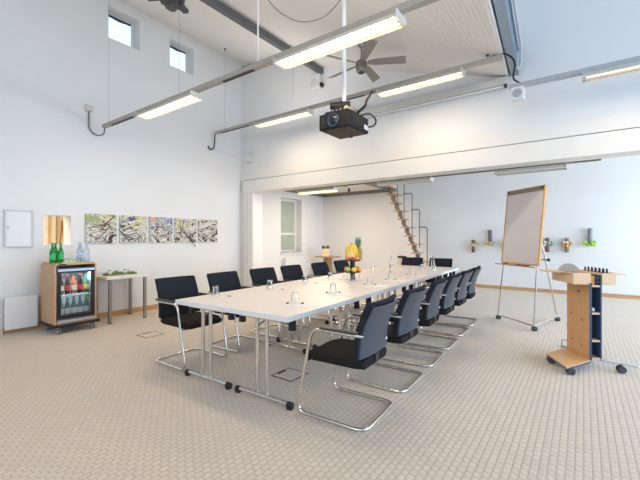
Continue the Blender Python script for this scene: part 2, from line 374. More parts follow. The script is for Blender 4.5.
# corridor furniture glimpsed through the opening
r_ = thing('corridor_door', 'pale orange door in a white frame seen through the serving opening', 'door', (-9.5, 2.94, 0))
onebox('door_leaf', (0, .04, -.035, .045, 0, 2.1), mat('pale_orange_wood', (.80, .55, .28), .5, noise=.1, nscale=5, stretch=(8, 8, 1)), r_)
bm = BM(); bx(bm, 0, .07, -.10, -.035, 0, 2.14); bx(bm, 0, .07, .045, .10, 0, 2.14); obj('door_frame', bm, WHITEP, r_)
r_ = thing('coat_stand', 'dark brown folded stand glimpsed through the serving opening', 'stand', (-8.9, 2.98, 0))
bm = BM()
for s in (-1, 1): tube(bm, [(0, s*.10, 0), (0, s*.005, 1.70)], .016, 8)
bx(bm, -.01, .01, -.05, .05, .7, .73); obj('stand_legs', bm, mat('brown_wood', (.30, .18, .08), .5, noise=.1), r_)
r_ = wallthing('radiator', 'flat white radiator at the left edge beside the fridge cabinet', 'radiator', 1.47, 0, -6.44)
bm = BM(); bx(bm, 0, .05, 0, .37, .06, .51); obj('radiator_panel', bm, WHITEP, r_, bevel=.006)
bm = BM(); tube(bm, [(.025, -.03, .0), (.025, -.03, .49), (.025, .01, .49)], .01, 8); obj('pipe', bm, GREYTR, r_, smooth=True)
bm = BM(); bx(bm, -.06, 0, .05, .08, .2, .3); obj('bracket', bm, GREYTR, r_)
bm = BM(); bx(bm, -.06, 0, .30, .33, .2, .3); obj('bracket', bm, GREYTR, r_)

pic_labels = ['collage canvas with dark branches and yellow top, nearest the serving opening', 'collage canvas with blue at top, second from the serving opening',
 'middle collage canvas of five with orange and blue patches', 'collage canvas with a twig hanging out below its frame', 'greyish collage canvas nearest the room corner']
spans = [(2.497, 2.967), (3.03, 3.50), (3.555, 4.02), (4.075, 4.55), (4.61, 5.09)]
for i, (y0, y1) in enumerate(spans):
    yc = (y0+y1)/2; hw = (y1-y0)/2
    r_ = wallthing('painting', pic_labels[i], 'painting', yc, 1.483, group=None)
    onebox('canvas', (0, .03, -hw, hw, -.24, .24), collage_mat(i), r_, bevel=.003)
    bm = BM()
    for k in range(6):
        a = random.uniform(-1, 1)+(.6 if k % 2 else -.6); l = random.uniform(.12, .3); cy, cz = random.uniform(-.14, .14), random.uniform(-.18, .08)
        p = [(.034+random.uniform(0, .01), max(-hw, min(hw, cy+math.cos(a)*l*t+random.uniform(-.01, .01))), max(-.235, min(.235, cz+math.sin(a)*l*t+random.uniform(-.01, .01)))) for t in (-.6, -.2, .2, .6)]
        tube(bm, p, [.002, .004, .005, .003], 5)
    obj('twig_relief', bm, mat('bark', (.10, .085, .07), .8, noise=.5, nscale=40), r_)
    if i in (0, 1, 3):
        bm = BM()
        p = {0: [(.05, -.03, -.05), (.05, .08, .10), (.05, .20, .22)], 1: [(.05, -.28, .0), (.05, -.16, -.10), (.05, -.02, -.16)], 3: [(.05, -.16, .08), (.05, .05, -.14), (.05, .21, -.33)]}[i]
        tube(bm, p, [.004, .008, .006], 6); obj('branch', bm, MATS['bark'], r_)

# ------------------------------------------------------------ fridge cabinet, its bottles and glasses
FX, FY = -6.37, 1.87           # back left corner on the floor
fr = thing('drinks_fridge', 'glass-door drinks fridge in a beech case on black castors', 'fridge', (FX, FY, 0))
FD, FW = .52, .53
bm = BM(); bx(bm, -.0, FD, 0, .022, .13, .955); bx(bm, 0, FD, FW-.022, FW, .13, .955); bx(bm, 0, FD, .022, FW-.022, .95, .975) ; bx(bm, 0, .02, .022, FW-.022, .13, .95); bx(bm, 0, FD, .022, FW-.022, .13, .15)
obj('case', bm, FRIDGEW, fr, bevel=.002)
bm = BM(); bx(bm, -.0, FD+.05, -.025, FW+.03, .095, .13); obj('dolly_board', bm, BLACKP, fr, bevel=.005)
bm = BM(); bx(bm, .02, .04, .03, FW-.03, .16, .90); bx(bm, .04, FD-.05, .03, .055, .16, .9); bx(bm, .04, FD-.05, FW-.055, FW-.03, .16, .9); bx(bm, .04, FD-.05, .055, FW-.055, .16, .185); bx(bm, .04, FD-.05, .055, FW-.055, .86, .9)
liner = obj('liner', bm, mat('fridge_liner', (.60, .68, .68), .4, noise=.02), fr)
l_ = area('fridge_light', (FD-.07, FW/2, .855), (0, R(-20), 0), .05, FW-.14, 6.0, (.80, .95, 1)); l_.parent = fr
for z in (.20, .53):
    bm = BM()
    for k in range(14): tube(bm, [(.05+k*.037, .056, z), (.05+k*.037, FW-.056, z)], .003, 5)
    tube(bm, [(FD-.06, .056, z), (FD-.06, FW-.056, z)], .006, 6); tube(bm, [(.05, .07, z), (FD-.06, .07, z)], .004, 6); tube(bm, [(.05, FW-.07, z), (FD-.06, FW-.07, z)], .004, 6)
    obj('shelf', bm, CHROME, fr)
bm = BM(); x0, x1 = FD-.02, FD+.015
for b in ((.03, .075, .20, .90), (FW-.075, FW-.03, .20, .90), (.075, FW-.075, .20, .25), (.075, FW-.075, .84, .90)): bx(bm, x0, x1, *b)
dr = obj('door', bm, BLACKP, fr, bevel=.004)
bm = BM(); bx(bm, x1, x1+.012, .035, FW-.035, .865, .895); obj('door_handle', bm, mat('silver_strip', (.45, .55, .65), .3, .6, noise=.03), dr)
onebox('door_glass', (FD-.008, FD-.004, .075, FW-.075, .25, .84), GLASS, dr)
onebox('base_grille', (FD-.02, FD+.01, .03, FW-.03, .152, .185), mat('silver_grille', (.55, .55, .56), .35, .6, noise=.05), fr)
onebox('logo_plate', (FD, FD+.002, .05, .14, .952, .970), BLACKP, fr)
for px_, py_ in ((.08, .05), (.08, FW-.05), (FD-.03, .05), (FD-.03, FW-.05)):
    bm = BM(); 
    for s in (-.014, .014): tube(bm, [(px_+.02, py_+s-.008, .037), (px_+.02, py_+s+.008, .037)], .037, 14)
    bx(bm, px_-.02, px_+.03, py_-.022, py_+.022, .075, .095); bx(bm, px_, px_+.02, py_-.005, py_+.005, .037, .08)
    obj('castor', bm, mat('grey_castor', (.30, .30, .31), .4, noise=.1), fr, smooth=True)

def bottle(name, label, cat, h, r, glass, loc, group=None, labcol=None, cap=BLACKP, cola=None):
    t = thing(name, label, cat, loc, 0, group)
    bm = BM(); lathe(bm, [(r*.85, 0), (r, .008), (r, h*.50), (r*.93, h*.57), (r*.42, h*.78), (r*.36, h*.95), (r*.36, h*.965)], seg=14)
    obj('glass_body', bm, glass, t, smooth=True)
    bm = BM(); lathe(bm, [(r*.42, h*.955), (r*.42, h*.995), (r*.36, h)], seg=12); obj('cap', bm, cap, t, smooth=True)
    if labcol:
        bm = BM(); lathe(bm, [(r*1.02, h*.18), (r*1.02, h*.45)], seg=14, cap=False); obj('paper_label', bm, labcol, t, smooth=True)
    return t
for i, (dx, dy) in enumerate(((.31, .045), (.25, .100), (.31, .145))):
    bottle('water_bottle', ['green water bottle on the fridge, nearest its left edge', 'green water bottle on the fridge, in the middle of three and set back', 'green water bottle on the fridge, rightmost of the three'][i], 'bottle', .285, .037, GREENG, (FX+dx, FY+dy, .975), 'green bottles on the fridge', cap=MATS['green_glass'], labcol=mat('green_label', (.05, .50, .12), .5, noise=.1) if i != 1 else None)
for i, (dx, dy) in enumerate(((.30, .385), (.22, .435), (.32, .475))):
    bottle('glass_bottle', ['clear glass bottle on the fridge, nearest the tumblers', 'clear glass bottle on the fridge, front right', 'clear glass bottle on the fridge, back right corner'][i], 'bottle', .30, .038, PALEG, (FX+dx, FY+dy, .975), 'clear bottles on the fridge', cap=mat('silver_cap', (.6, .62, .66), .3, .5, noise=.02))
tr = thing('glass_tray', 'green gold tray along the front of the fridge top', 'tray', (FX+.39, FY+.255, .975))
bm = BM(); bx(bm, -.12, .13, -.17, .20, 0, .006); obj('tray_base', bm, mat('gold_green', (.45, .42, .12), .35, .4, noise=.2), tr)
bm = BM()
for b in ((-.12, -.114, -.17, .20), (.124, .13, -.17, .20), (-.114, .124, -.17, -.164), (-.114, .124, .194, .20)): bx(bm, *b, .006, .016)
obj('tray_rim', bm, MATS['gold_green'], tr)

def tumbler(label, loc, h=.092, r=.036, group=None, inv=True):
    bm = BM(); t = .0028
    o_ = [(r*.82, 0), (r, h)] if not inv else [(r, 0), (r*.78, h)]
    if inv: prof = [(r-t, .0), (r, 0), (r*.78, h), (.001, h), (.001, h-.012), (r*.78-t*1.5, h-.012), (r-t, .0)]
    else: prof = [(.001, 0), (r*.8, 0), (r, h), (r-t, h), (r*.8-t, .008), (.001, .008)]
    lathe(bm, prof, seg=20, cap=False)
    bmesh.ops.remove_doubles(bm, verts=bm.verts, dist=1e-5)
    o = obj('tumbler', bm, GLASS, smooth=True); o.location = loc
    return tag(o, label, 'glass', group)
g0 = None
for a in range(2):
    for b in range(4):
        lab = 'small upturned tumbler on the fridge tray, %s row, %s from the left' % (('back', 'front')[a], ('first', 'second', 'third', 'fourth')[b])
        loc = (FX+.345+a*.078, FY+.17+b*.072, .981)
        if g0 is None: g0 = tumbler(lab, loc, .055, .032, 'tumblers on the fridge tray')
        else: c_ = g0.copy(); C.objects.link(c_); c_.location = loc; c_['label'] = lab
REDL = mat('red_label', (.55, .03, .03), .5, noise=.1); WHL = mat('cream_label', (.75, .72, .62), .6, noise=.05); YEL = mat('yellow_label', (.8, .6, .15), .6, noise=.05)
COLA = mat('cola_glass', (.04, .012, .008), .1, noise=.1); MINER = mat('green_grey_glass', (.16, .30, .26), .12, noise=.1, trans=.2); GRN = mat('dark_green_glass', (.06, .20, .13), .1, noise=.1)
tops = [('cola_bottle', COLA, WHL), ('cola_bottle', COLA, REDL), ('juice_bottle', mat('orange_juice', (.45, .10, .04), .15, noise=.1), WHL), ('cola_bottle', COLA, REDL), ('juice_bottle', GRN, YEL)]
tl = ['dark bottle at the left end of the fridge upper shelf', 'dark bottle with red label, second on the fridge upper shelf', 'red drink bottle in the middle of the fridge upper shelf', 'dark bottle with red label, fourth on the fridge upper shelf', 'green bottle at the right end of the fridge upper shelf']
for i, (nm, gl, lb) in enumerate(tops):
    bottle(nm, tl[i], 'bottle', .27, .035, gl, (FX+.43, FY+.105+i*.080, .537), 'bottles on the fridge upper shelf', lb, REDL if gl is COLA else BLACKP)
for i in range(5):
    bottle('mineral_water_bottle', ['leftmost', 'second from left', 'middle', 'fourth from left', 'rightmost'][i]+' pale labelled water bottle on the fridge lower shelf', 'bottle', .285, .036, MINER, (FX+.43, FY+.105+i*.080, .207), 'bottles on the fridge lower shelf', mat('blue_white_label', (.62, .70, .82), .5, noise=.15, nscale=30), mat('blue_cap', (.1, .25, .5), .4, noise=.05))

# side table with the tray of greenery
st = thing('side_table', 'small white side table on steel legs beside the fridge', 'table', (-6.17, 2.90, 0))
sw, sd = .335, .29
bm = BM(); bx(bm, -sd, sd, -sw, sw, .685, .725); obj('tabletop', bm, [TRIMW], st, bevel=.004)
for sx_, sy_ in ((-1, -1), (-1, 1), (1, -1), (1, 1)):
    bm = BM(); lathe(bm, [(.028, .012), (.028, .685)], (sx_*(sd-.05), sy_*(sw-.06), 0), 16); l_ = obj('leg', bm, STEEL, st, smooth=True)
    bm = BM(); lathe(bm, [(.030, 0), (.030, .012)], (sx_*(sd-.05), sy_*(sw-.06), 0), 14); obj('foot', bm, BLACKP, l_)
ft = thing('greenery_tray', 'long tray of grass and small jars on the white side table', 'tray', (-6.17, 2.89, .725))
bm = BM(); bx(bm, -.08, .08, -.24, .24, 0, .012); obj('tray_base', bm, mat('wood_tray', (.35, .25, .12), .5, noise=.1), ft)
bm = BM()
for k in range(420):
    x, y = random.uniform(-.075, .075), random.uniform(-.235, .235); a = random.uniform(0, 6.3); l = random.uniform(.02, .055); q = .006
    v = [bm.verts.new(p) for p in ((x-q*math.cos(a), y-q*math.sin(a), .012), (x+q*math.cos(a), y+q*math.sin(a), .012), (x+random.uniform(-.015, .015), y+random.uniform(-.015, .015), .012+l))]; bm.faces.new(v)
g_ = obj('grass', bm, mat('grass_green', (.18, .34, .06), .7, noise=.3, nscale=30), ft); g_['kind'] = 'stuff'
for i, (y, cl) in enumerate(((2.76, mat('white_jar', (.75, .78, .78), .3, noise=.02)), (2.88, MATS['grass_green']), (3.00, mat('pale_jar', (.62, .75, .80), .2, noise=.02)), (3.10, MATS['white_jar']))):
    t = thing('small_jar', ['white jar at the left end of the grass tray', 'green jar left of the middle of the grass tray', 'pale blue jar right of the middle of the grass tray', 'white jar at the right end of the grass tray'][i], 'jar', (-6.17+(-.02 if i % 2 else .02), y-.04, .738), 0, 'jars on the grass tray')
    bm = BM(); lathe(bm, [(.022, 0), (.028, .01), (.028, .05), (.02, .06)], seg=14); obj('jar_body', bm, cl, t, smooth=True)
    bm = BM(); lathe(bm, [(.022, .06), (.022, .072)], seg=14); obj('lid', bm, WHITEP if i % 2 else BLACKP, t, smooth=True)

# ------------------------------------------------------------ the conference tables
TY = R(2.3); TO = Vector((-3.155, 1.985, 0))
def TL(u, v, z=0):
    return (TO.x+u*math.cos(TY)-v*math.sin(TY), TO.y+u*math.sin(TY)+v*math.cos(TY), z)
TWd, TLn = .69, 1.355
def make_table():
    t = thing('folding_table', 'x', 'table')
    bm = BM(); a, b = TWd/2-.001, TLn/2-.001
    bx(bm, -a, a, -b, b, .700, .74)
    bm.faces.ensure_lookup_table()
    for f in bm.faces:
        f.material_index = 0 if abs(f.calc_center_median().z-.74) < .001 else 1
    obj('tabletop', bm, [TOPM, EDGEM], t)
    for s in (-1, 1):
        y = s*(TLn/2-.10)
        bm = BM()
        for x in (-.06, .045): tube(bm, [(x, y, .68), (x, y, .045)], .0165, 12)
        tube(bm, [(-.27, y, .036), (.27, y, .036)], .019, 12)
        tube(bm, [(-.26, y, .675), (.26, y, .675)], .013, 10)
        tube(bm, [(-.06, y, .60), (-.03, y-s*.20, .685)], .008, 8)
        lg = obj('leg', bm, CHROME, t, smooth=True)
        for q in (-1, 1):
            bm = BM(); tube(bm, [(q*.262, y, .032), (q*.305, y, .030)], .026, 12); bx(bm, q*.285-.02, q*.285+.02, y-.02, y+.02, 0, .03); obj('foot_cap', bm, BLACKP, lg)
        for q in (-.30, .25):
            bm = BM(); bx(bm, q, q+.05, y-s*.02, y-s*.06, .60, .70); obj('hinge_block', bm, BLACKP, t, bevel=.005)
    bm = BM(); 
    for x in (-.27, .27):
        bm = BM(); bx(bm, x-.012, x+.012, -TLn/2+.17, TLn/2-.17, .675, .70); obj('side_rail', bm, STEEL, t)
    return t
rowname = ['front', 'second', 'third', 'far']
proto = None
for r in range(4):
    for c_ in range(2):
        loc = TL((c_+.5)*TWd, (r+.5)*TLn)
        lab = {0: 'maple folding table in the %s row on the side nearer the fridge wall', 1: 'maple folding table in the %s row on the side nearer the lectern'}[c_] % rowname[r]
        if proto is None: proto = make_table(); proto.location = loc; proto.rotation_euler = (0, 0, TY); proto['label'] = lab; proto['group'] = 'tables of the conference block'
        else: dup(proto, loc, TY, lab, 'tables of the conference block')

# ------------------------------------------------------------ chairs (local: sitter faces +y)
def make_chair():
    t = thing('cantilever_chair', 'x', 'chair')
    w_ = .265
    p = []
    for s in (-1, 1):
        q = [(s*w_, -.20, .655), (s*w_, .15, .66), (s*w_*1.0, .285, .014), (s*w_, -.285, .013)]
        if s == -1: p += q
        else: p += q[::-1]
    pts = fillet(p, .085, 6)
    bm = BM(); tube(bm, pts, .0125, 10); fr_ = obj('frame', bm, CHROME, t, smooth=True)
    for s in (-1, 1):
        bm = BM(); prism(bm, [(-.02, -.23), (.02, -.23), (.017, .08), (-.017, .08)], .670, .684, Matrix.Translation((s*w_, 0, 0))); obj('armrest_pad', bm, mat('arm_pad', (.075, .068, .06), .5, noise=.05), t, bevel=.004)
        bm = BM(); tube(bm, [(s*w_, -.20, .655), (s*.240, -.262, .65)], .012, 8); obj('bracket', bm, CHROME, t, smooth=True)
    bm = BM(); tube(bm, [(-w_+.005, .205, .405), (w_-.005, .205, .405)], .011, 8); tube(bm, fillet([(-.17, .205, .405), (-.17, -.20, .40), (.17, -.20, .40), (.17, .205, .405)], .05), .010, 8); obj('seat_frame', bm, CHROME, t, smooth=True)
    # seat cushion
    bm = BM(); n = 7; ys = [-.25+.50*i/n for i in range(n+1)]
    rows = []
    for i, y in enumerate(ys):
        wd = .245-(.03 if i in (0, n) else 0); zt_ = .468+.012*math.sin(PI*i/n)-(.015 if i == n else 0)
        row = []
        for x, z in ((-wd, .43), (-wd+.012, zt_-.006), (-wd*.5, zt_), (0, zt_-.006), (wd*.5, zt_), (wd-.012, zt_-.006), (wd, .43), (wd*.85, .402), (-wd*.85, .402)): row.append(bm.verts.new((x, y, z)))
        rows.append(row)
    for a, b in zip(rows, rows[1:]):
        for k in range(9): bm.faces.new((a[k], a[(k+1) % 9], b[(k+1) % 9], b[k]))
    bm.faces.new(rows[0][::-1]); bm.faces.new(rows[-1]); obj('seat', bm, SEATF, t, smooth=True, bevel=.008)
    # backrest: curved cushion and rear shell
    def backmesh(y_off0, y_off1, w0, w1, z0, z1, nz=8, nx=8):
        bm = BM(); F, B_ = [], []
        for j in range(nz+1):
            tt = j/nz; z = z0+(z1-z0)*tt
            yc = -.235-.10*tt**1.1+.025*math.sin(PI*tt); wd = w0+(w1-w0)*tt
            fr1, br1 = [], []
            for i in range(nx+1):
                u = -1+2*i/nx; cv = .030*u*u
                fr1.append(bm.verts.new((u*wd, yc+cv+y_off1, z))); br1.append(bm.verts.new((u*wd, yc+cv+y_off0, z)))
            F.append(fr1); B_.append(br1)
        for j in range(nz):
            for i in range(nx):
                bm.faces.new((F[j][i], F[j][i+1], F[j+1][i+1], F[j+1][i])); bm.faces.new((B_[j][i+1], B_[j][i], B_[j+1][i], B_[j+1][i+1]))
            bm.faces.new((F[j][0], F[j+1][0], B_[j+1][0], B_[j][0])); bm.faces.new((F[j+1][nx], F[j][nx], B_[j][nx], B_[j+1][nx]))
        for i in range(nx):
            bm.faces.new((F[0][i+1], F[0][i], B_[0][i], B_[0][i+1])); bm.faces.new((F[nz][i], F[nz][i+1], B_[nz][i+1], B_[nz][i]))
        return bm
    obj('backrest', backmesh(-.018, .024, .252, .242, .47, .885), FABRIC, t, smooth=True, bevel=.010)
    sh = obj('back_shell', backmesh(-.032, -.016, .244, .226, .485, .855), SHELL, t, smooth=True, bevel=.004)
    bm = BM(); bx(bm, .13, .15, -.006, 0, -.012, .006); obj('maker_label', bm, PAPER, sh, loc=(.02, -.262, .555))
    bm = BM(); bx(bm, -.035, .035, -.262, -.20, .42, .478); obj('back_support', bm, BLACKP, t, bevel=.006)
    return t
ch = make_chair(); used = False
def chair(loc, rz, label, group):
    global used
    if not used: ch.location = loc; ch.rotation_euler = (0, 0, rz); ch['label'] = label; ch['group'] = group; used = True; return ch
    return dup(ch, loc, rz, label, group)
# right side: sitters face -u ; frame front at u=1.38-ish
ordn = ['nearest the camera', 'second from the camera', 'third from the camera', 'fourth from the camera', 'fifth from the camera', 'farthest from the camera']
for i, v in enumerate((.36, 1.11, 1.85, 2.54, 3.24, 3.92)):
    chair(TL(1.675, v), TY+PI/2+R((1, -1, 2, 0, -1, 1)[i]), 'black cantilever chair on the lectern side of the table, '+ordn[i], 'chairs on the lectern side')
for i, v in enumerate((.40, 1.10, 1.84, 2.52, 3.36, 4.12)):
    chair(TL(-.29, v), TY-PI/2+R((-2, 1, -1, 0, 2, 0)[i]), 'black cantilever chair on the picture-wall side of the table, '+ordn[i], 'chairs on the picture-wall side')
chair(TL(.24, 5.66), TY+PI, 'black chair at the far table end, left of the pair below the stairs', 'chairs at the far end')
chair(TL(.88, 5.66), TY+PI, 'black chair at the far table end, right of the pair', 'chairs at the far end')

# ------------------------------------------------------------ things on the table
TP = .74
gl_left = [(-3.03, 2.36, 'inverted tumbler on the front table, picture-wall side'), (-2.93, 3.048, 'second inverted tumbler from the front on the picture-wall side'), (-2.96, 3.74, 'third inverted tumbler from the front on the picture-wall side'), (-2.90, 4.24, 'inverted tumbler just left of the fruit stand'), (-3.04, 5.79, 'inverted tumbler behind the fruit stand, picture-wall side')]
gl_right = [(-2.083, 2.487, 'inverted tumbler on the notepad nearest the camera'), (-2.17, 3.224, 'inverted tumbler on the second notepad from the front'), (-2.163, 4.045, 'inverted tumbler on the third notepad from the front'), (-2.182, 4.70, 'inverted tumbler on the fourth notepad beside the tall bottle'), (-2.213, 5.528, 'inverted tumbler on the fifth notepad from the front'), (-2.42, 6.55, 'inverted tumbler before the far end chairs, left of two'), (-2.18, 6.5, 'inverted tumbler before the far end chairs, right of two')]
TG = None
for i, (x, y, lab) in enumerate(gl_left):
    if TG is None: TG = tumbler(lab, (x, y, TP+.0005), .100, .038, 'tumblers along the picture-wall side')
    else: c_ = TG.copy(); C.objects.link(c_); c_.location = (x, y, TP+.0005); c_['label'] = lab
    bm = BM(); bx(bm, -.022, .022, -.012, .012, 0, .006); o = obj('wrapped_sweet', bm, mat('beige_wrap', (.45, .30, .24), .4, noise=.2), bevel=.003); o.location = (x+.14, y+.06, TP+.0005); o.rotation_euler = (0, 0, .4*i)
    tag(o, 'small wrapped sweet beside the '+['first', 'second', 'third', 'fourth', 'farthest'][i]+' tumbler of the picture-wall side', 'sweet', 'sweets beside tumblers')
for i, (x, y, lab) in enumerate(gl_right):
    pad = i < 5
    nm = ['nearest', 'second', 'third', 'fourth', 'fifth', '', ''][i]
    c_ = TG.copy(); C.objects.link(c_); c_.location = (x, y, TP+(.0035 if pad else .0005)); c_['label'] = lab; c_['group'] = 'tumblers along the lectern side'
    if pad:
        bm = BM(); bx(bm, -.105, .105, -.1485, .1485, 0, .003); o = obj('notepad', bm, PAPER); o.location = (x+.08, y+.0, TP+.0003); o.rotation_euler = (0, 0, TY+PI/2)
        tag(o, 'white notepad under a tumbler, %s on the lectern side' % nm, 'notepad', 'notepads on the lectern side')
        for s in (-1, 1):
            bm = BM(); lathe(bm, [(.012, 0), (.014, .006), (.006, .012)], seg=12); o = obj('sweet', bm, mat('brown_wrap', (.12, .08, .07), .4, noise=.2), smooth=True); o.location = (x+s*.058, y+s*.035, TP+.0038)
            tag(o, 'small dark sweet %s of the tumbler on the %s notepad' % ('left' if s < 0 else 'right', nm), 'sweet', 'dark sweets on notepads')
bottle('glass_bottle', 'tall clear bottle standing near the fourth notepad', 'bottle', .30, .036, GLASS, (-2.69, 5.80, TP), cap=mat('white_cap', (.8, .8, .8), .4, noise=.02))
bottle('glass_bottle', 'clear bottle at the far right corner of the table', 'bottle', .26, .034, GLASS, (-2.35, 6.95, TP), cap=MATS['white_cap'])

# fruit stand
fx, fy = -2.63, 4.40
fs = thing('fruit_stand', 'two-tier dark fruit stand in the middle of the table', 'fruit stand', (fx, fy, TP))
bm = BM(); bx(bm, -.025, .025, -.025, .025, 0, .29); obj('stem', bm, BLACKP, fs)
for z, r in ((.105, .125), (.265, .115)):
    bm = BM(); lathe(bm, [(.02, z), (r*.9, z), (r, z+.018), (r*.97, z+.018), (r*.88, z+.006), (.02, z+.006)], seg=28, cap=False); obj('tier_plate', bm, mat('dark_brown_plate', (.06, .035, .03), .4, noise=.1), fs, smooth=True)
for i, (dx, dy) in enumerate(((-.085, -.05), (.05, .05), (.03, -.08), (-.06, .07))):
    o = tumbler(['glass under the fruit stand, front left', 'glass under the fruit stand, back right', 'glass under the fruit stand, front right', 'glass under the fruit stand, back left'][i], (fx+dx, fy+dy, TP+.0005), .085, .034, 'glasses under the fruit stand', False)
ORG = mat('orange_peel', (.85, .32, .03), .45, noise=.08, nscale=8, bump=.2, bscale=90); RED = mat('red_apple', (.60, .05, .03), .3, noise=.35, nscale=9); GRA = mat('green_apple', (.50, .58, .10), .35, noise=.12, nscale=8); YA = mat('yellow_fruit', (.85, .60, .08), .4, noise=.1, nscale=8); PCH = mat('peach_skin', (.85, .30, .15), .5, noise=.2, nscale=8)
def fruit(nm, label, m, dx, dy, z, r=.036, grp=None):
    t = thing(nm, label, 'fruit', (fx+dx, fy+dy, TP+z), random.uniform(0, 6), grp)
    bm = BM(); prof = [(.001, .12*r), (r*.45, .02*r), (r*.85, r*.45), (r, r), (r*.88, r*1.5), (r*.5, r*1.86), (r*.12, r*1.80), (.001, r*1.70)]; lathe(bm, prof, seg=16, cap=False)
    obj('flesh', bm, m, t, smooth=True)
    bm = BM(); tube(bm, [(0, 0, r*1.68), (.004, 0, r*2.05)], .0018, 6); obj('stalk', bm, MATS['bark'], t)
fr_up = [('apple', RED, 'red apple'), ('orange', ORG, 'orange'), ('apple', RED, 'deep red apple'), ('peach', PCH, 'peach')]
for i, (nm, m, cc) in enumerate(fr_up):
    a = R(-165+i*52); fruit(nm, cc+' on the upper tier, '+['left edge', 'front left edge', 'front right edge', 'right edge'][i], m, .076*math.cos(a), .076*math.sin(a), .271, .031)
fr_lo = [('peach', PCH, 'peach', -165), ('apple', GRA, 'green apple', -105), ('orange', YA, 'yellow orange', -45), ('orange', ORG, 'orange', 15), ('peach', PCH, 'reddish peach', 75), ('apple', RED, 'red apple', 135)]
for i, (nm, m, cc, a) in enumerate(fr_lo):
    a = R(a); fruit(nm, cc+' on the lower tier, '+['left edge', 'front edge', 'front right edge', 'right edge', 'back right edge', 'back left edge'][i], m, .084*math.cos(a), .084*math.sin(a), .111, .038)
BAN = mat('banana_peel', (.88, .62, .04), .45, noise=.08, nscale=10)
bb = thing('banana_bunch', 'bunch of yellow bananas arching over the upper tier', 'fruit', (fx-.01, fy-.01, TP+.300)); bb.scale = (.92, .92, 1.12)
for i, (a, l) in enumerate(((-170, 1), (-140, 1.02), (-100, 1.0), (-60, .98), (-25, 1), (10, .95))):
    a = R(a); bm = BM(); P_ = []; rr = []
    for k in range(9):
        t = k/8; ang = t*1.9; rad = .105*l
        out = .010+.078*math.sin(min(ang, 1.9)*.9); z = .17-.155*t**1.25+.02*math.sin(PI*t)
        P_.append((out*math.cos(a), out*math.sin(a), z)); rr.append(.006 if k == 0 else (.004 if k == 8 else .0175*math.sin(PI*(.12+.78*t))**.5))
    tube(bm, P_, rr, 8); obj('banana', bm, BAN, bb, smooth=True)
bm = BM(); lathe(bm, [(.016, .160), (.012, .185), (.008, .195)], seg=8); obj('banana_crown', bm, mat('banana_stem', (.25, .2, .05), .6, noise=.2), bb)
pa = thing('pineapple', 'pineapple standing behind the bananas on the fruit stand', 'fruit', (fx+.052, fy+.070, TP+.274)); pa.scale = (1.15, 1.15, 1.28)
bm = BM()
lathe(bm, [(.02, 0), (.042, .01), (.050, .05), (.050, .10), (.040, .135), (.02, .145)], seg=18)
obj('body', bm, mat('pineapple_skin', (.42, .27, .06), .6, noise=.5, nscale=60, bump=.8, bscale=60), pa, smooth=True)
bm = BM()
for k in range(34):
    a = k*2.4; tier = k/34; l = .06+.05*tier; sp = .045*(1-tier*.7)
    c0 = Vector((.012*math.cos(a), .012*math.sin(a), .143+.03*tier)); e = c0+Vector((sp*math.cos(a), sp*math.sin(a), l)); m_ = (c0+e)/2+Vector((.008*math.cos(a), .008*math.sin(a), .004)); sd_ = Vector((-math.sin(a), math.cos(a), 0))*.007
    v = [bm.verts.new(p) for p in (c0-sd_, c0+sd_, m_+sd_, m_-sd_, e)]; bm.faces.new(v[:4]); bm.faces.new((v[3], v[2], v[4]))
obj('leaf_crown', bm, mat('pineapple_leaf', (.14, .30, .20), .5, noise=.25, nscale=20), pa)

# ------------------------------------------------------------ floor boxes
for (x, y, lab) in ((-4.82, 2.66, 'brown-edged floor socket flap beside the first chair by the picture wall'), (-2.31, 2.68, 'floor socket flap in the carpet under the front table')):
    t = thing('floor_socket', lab, 'floor socket', (x, y, 0), 0)
    bm = BM(); s_ = .13
    for b in ((-s_, s_, -s_, -s_+.010), (-s_, s_, s_-.010, s_), (-s_, -s_+.010, -s_+.01, s_-.01), (s_-.010, s_, -s_+.01, s_-.01)): bx(bm, *b, .0, .004)
    obj('frame', bm, DARKGL if x > -4 else mat('brown_frame', (.13, .085, .05), .5, noise=.1), t)
    onebox('lid', (-s_+.01, s_-.01, -s_+.01, s_-.01, 0, .0025), CARPET, t); onebox('cable_slot', (-s_+.015, -s_+.04, -.055, .055, .0026, .0045), BLACKP, t)

# ------------------------------------------------------------ ceiling fans
def make_fan():
    t = thing('ceiling_fan', 'x', 'fan')
    bm = BM(); lathe(bm, [(.05, -.16), (.075, -.15), (.078, -.10), (.085, -.095), (.085, -.02), (.07, 0), (.02, .02)], seg=24); obj('motor_housing', bm, mat('fan_metal', (.30, .28, .25), .35, .8, noise=.06), t, smooth=True)
    bm = BM(); lathe(bm, [(.001, -.175), (.04, -.172), (.045, -.16)], seg=18, cap=False); obj('end_cap', bm, DARKGL, t, smooth=True)
    bm = BM(); tube(bm, [(0, 0, .02), (0, 0, .28)], .013, 8); obj('down_rod', bm, MATS['fan_metal'], t, smooth=True)
    bm = BM(); lathe(bm, [(.03, .20), (.06, .24), (.06, .29)], seg=16); obj('canopy', bm, MATS['fan_metal'], t, smooth=True)
    for k in range(5):
        M = Matrix.Rotation(2*PI*k/5, 4, 'Z') @ Matrix.Rotation(R(-20), 4, 'X')
        bm = BM(); prism(bm, [(.09, -.035), (.20, -.055), (.62, -.068), (.635, .068), (.20, .05), (.09, .03)], -.035, -.028, M); obj('blade', bm, mat('fan_blade', (.30, .275, .25), .5, .2, noise=.05), t)
        
    return t
fan = make_fan(); fan.location = (-2.60, 4.60, 3.89); fan.rotation_euler = (0, 0, R(26)); fan['label'] = 'grey five-blade ceiling fan hanging behind the projector pole'
hb = thing('ceiling_bracket', 'dark ribbed metal hub with arms cut by the upper picture edge', 'bracket', (-3.85, 2.38, 4.14))
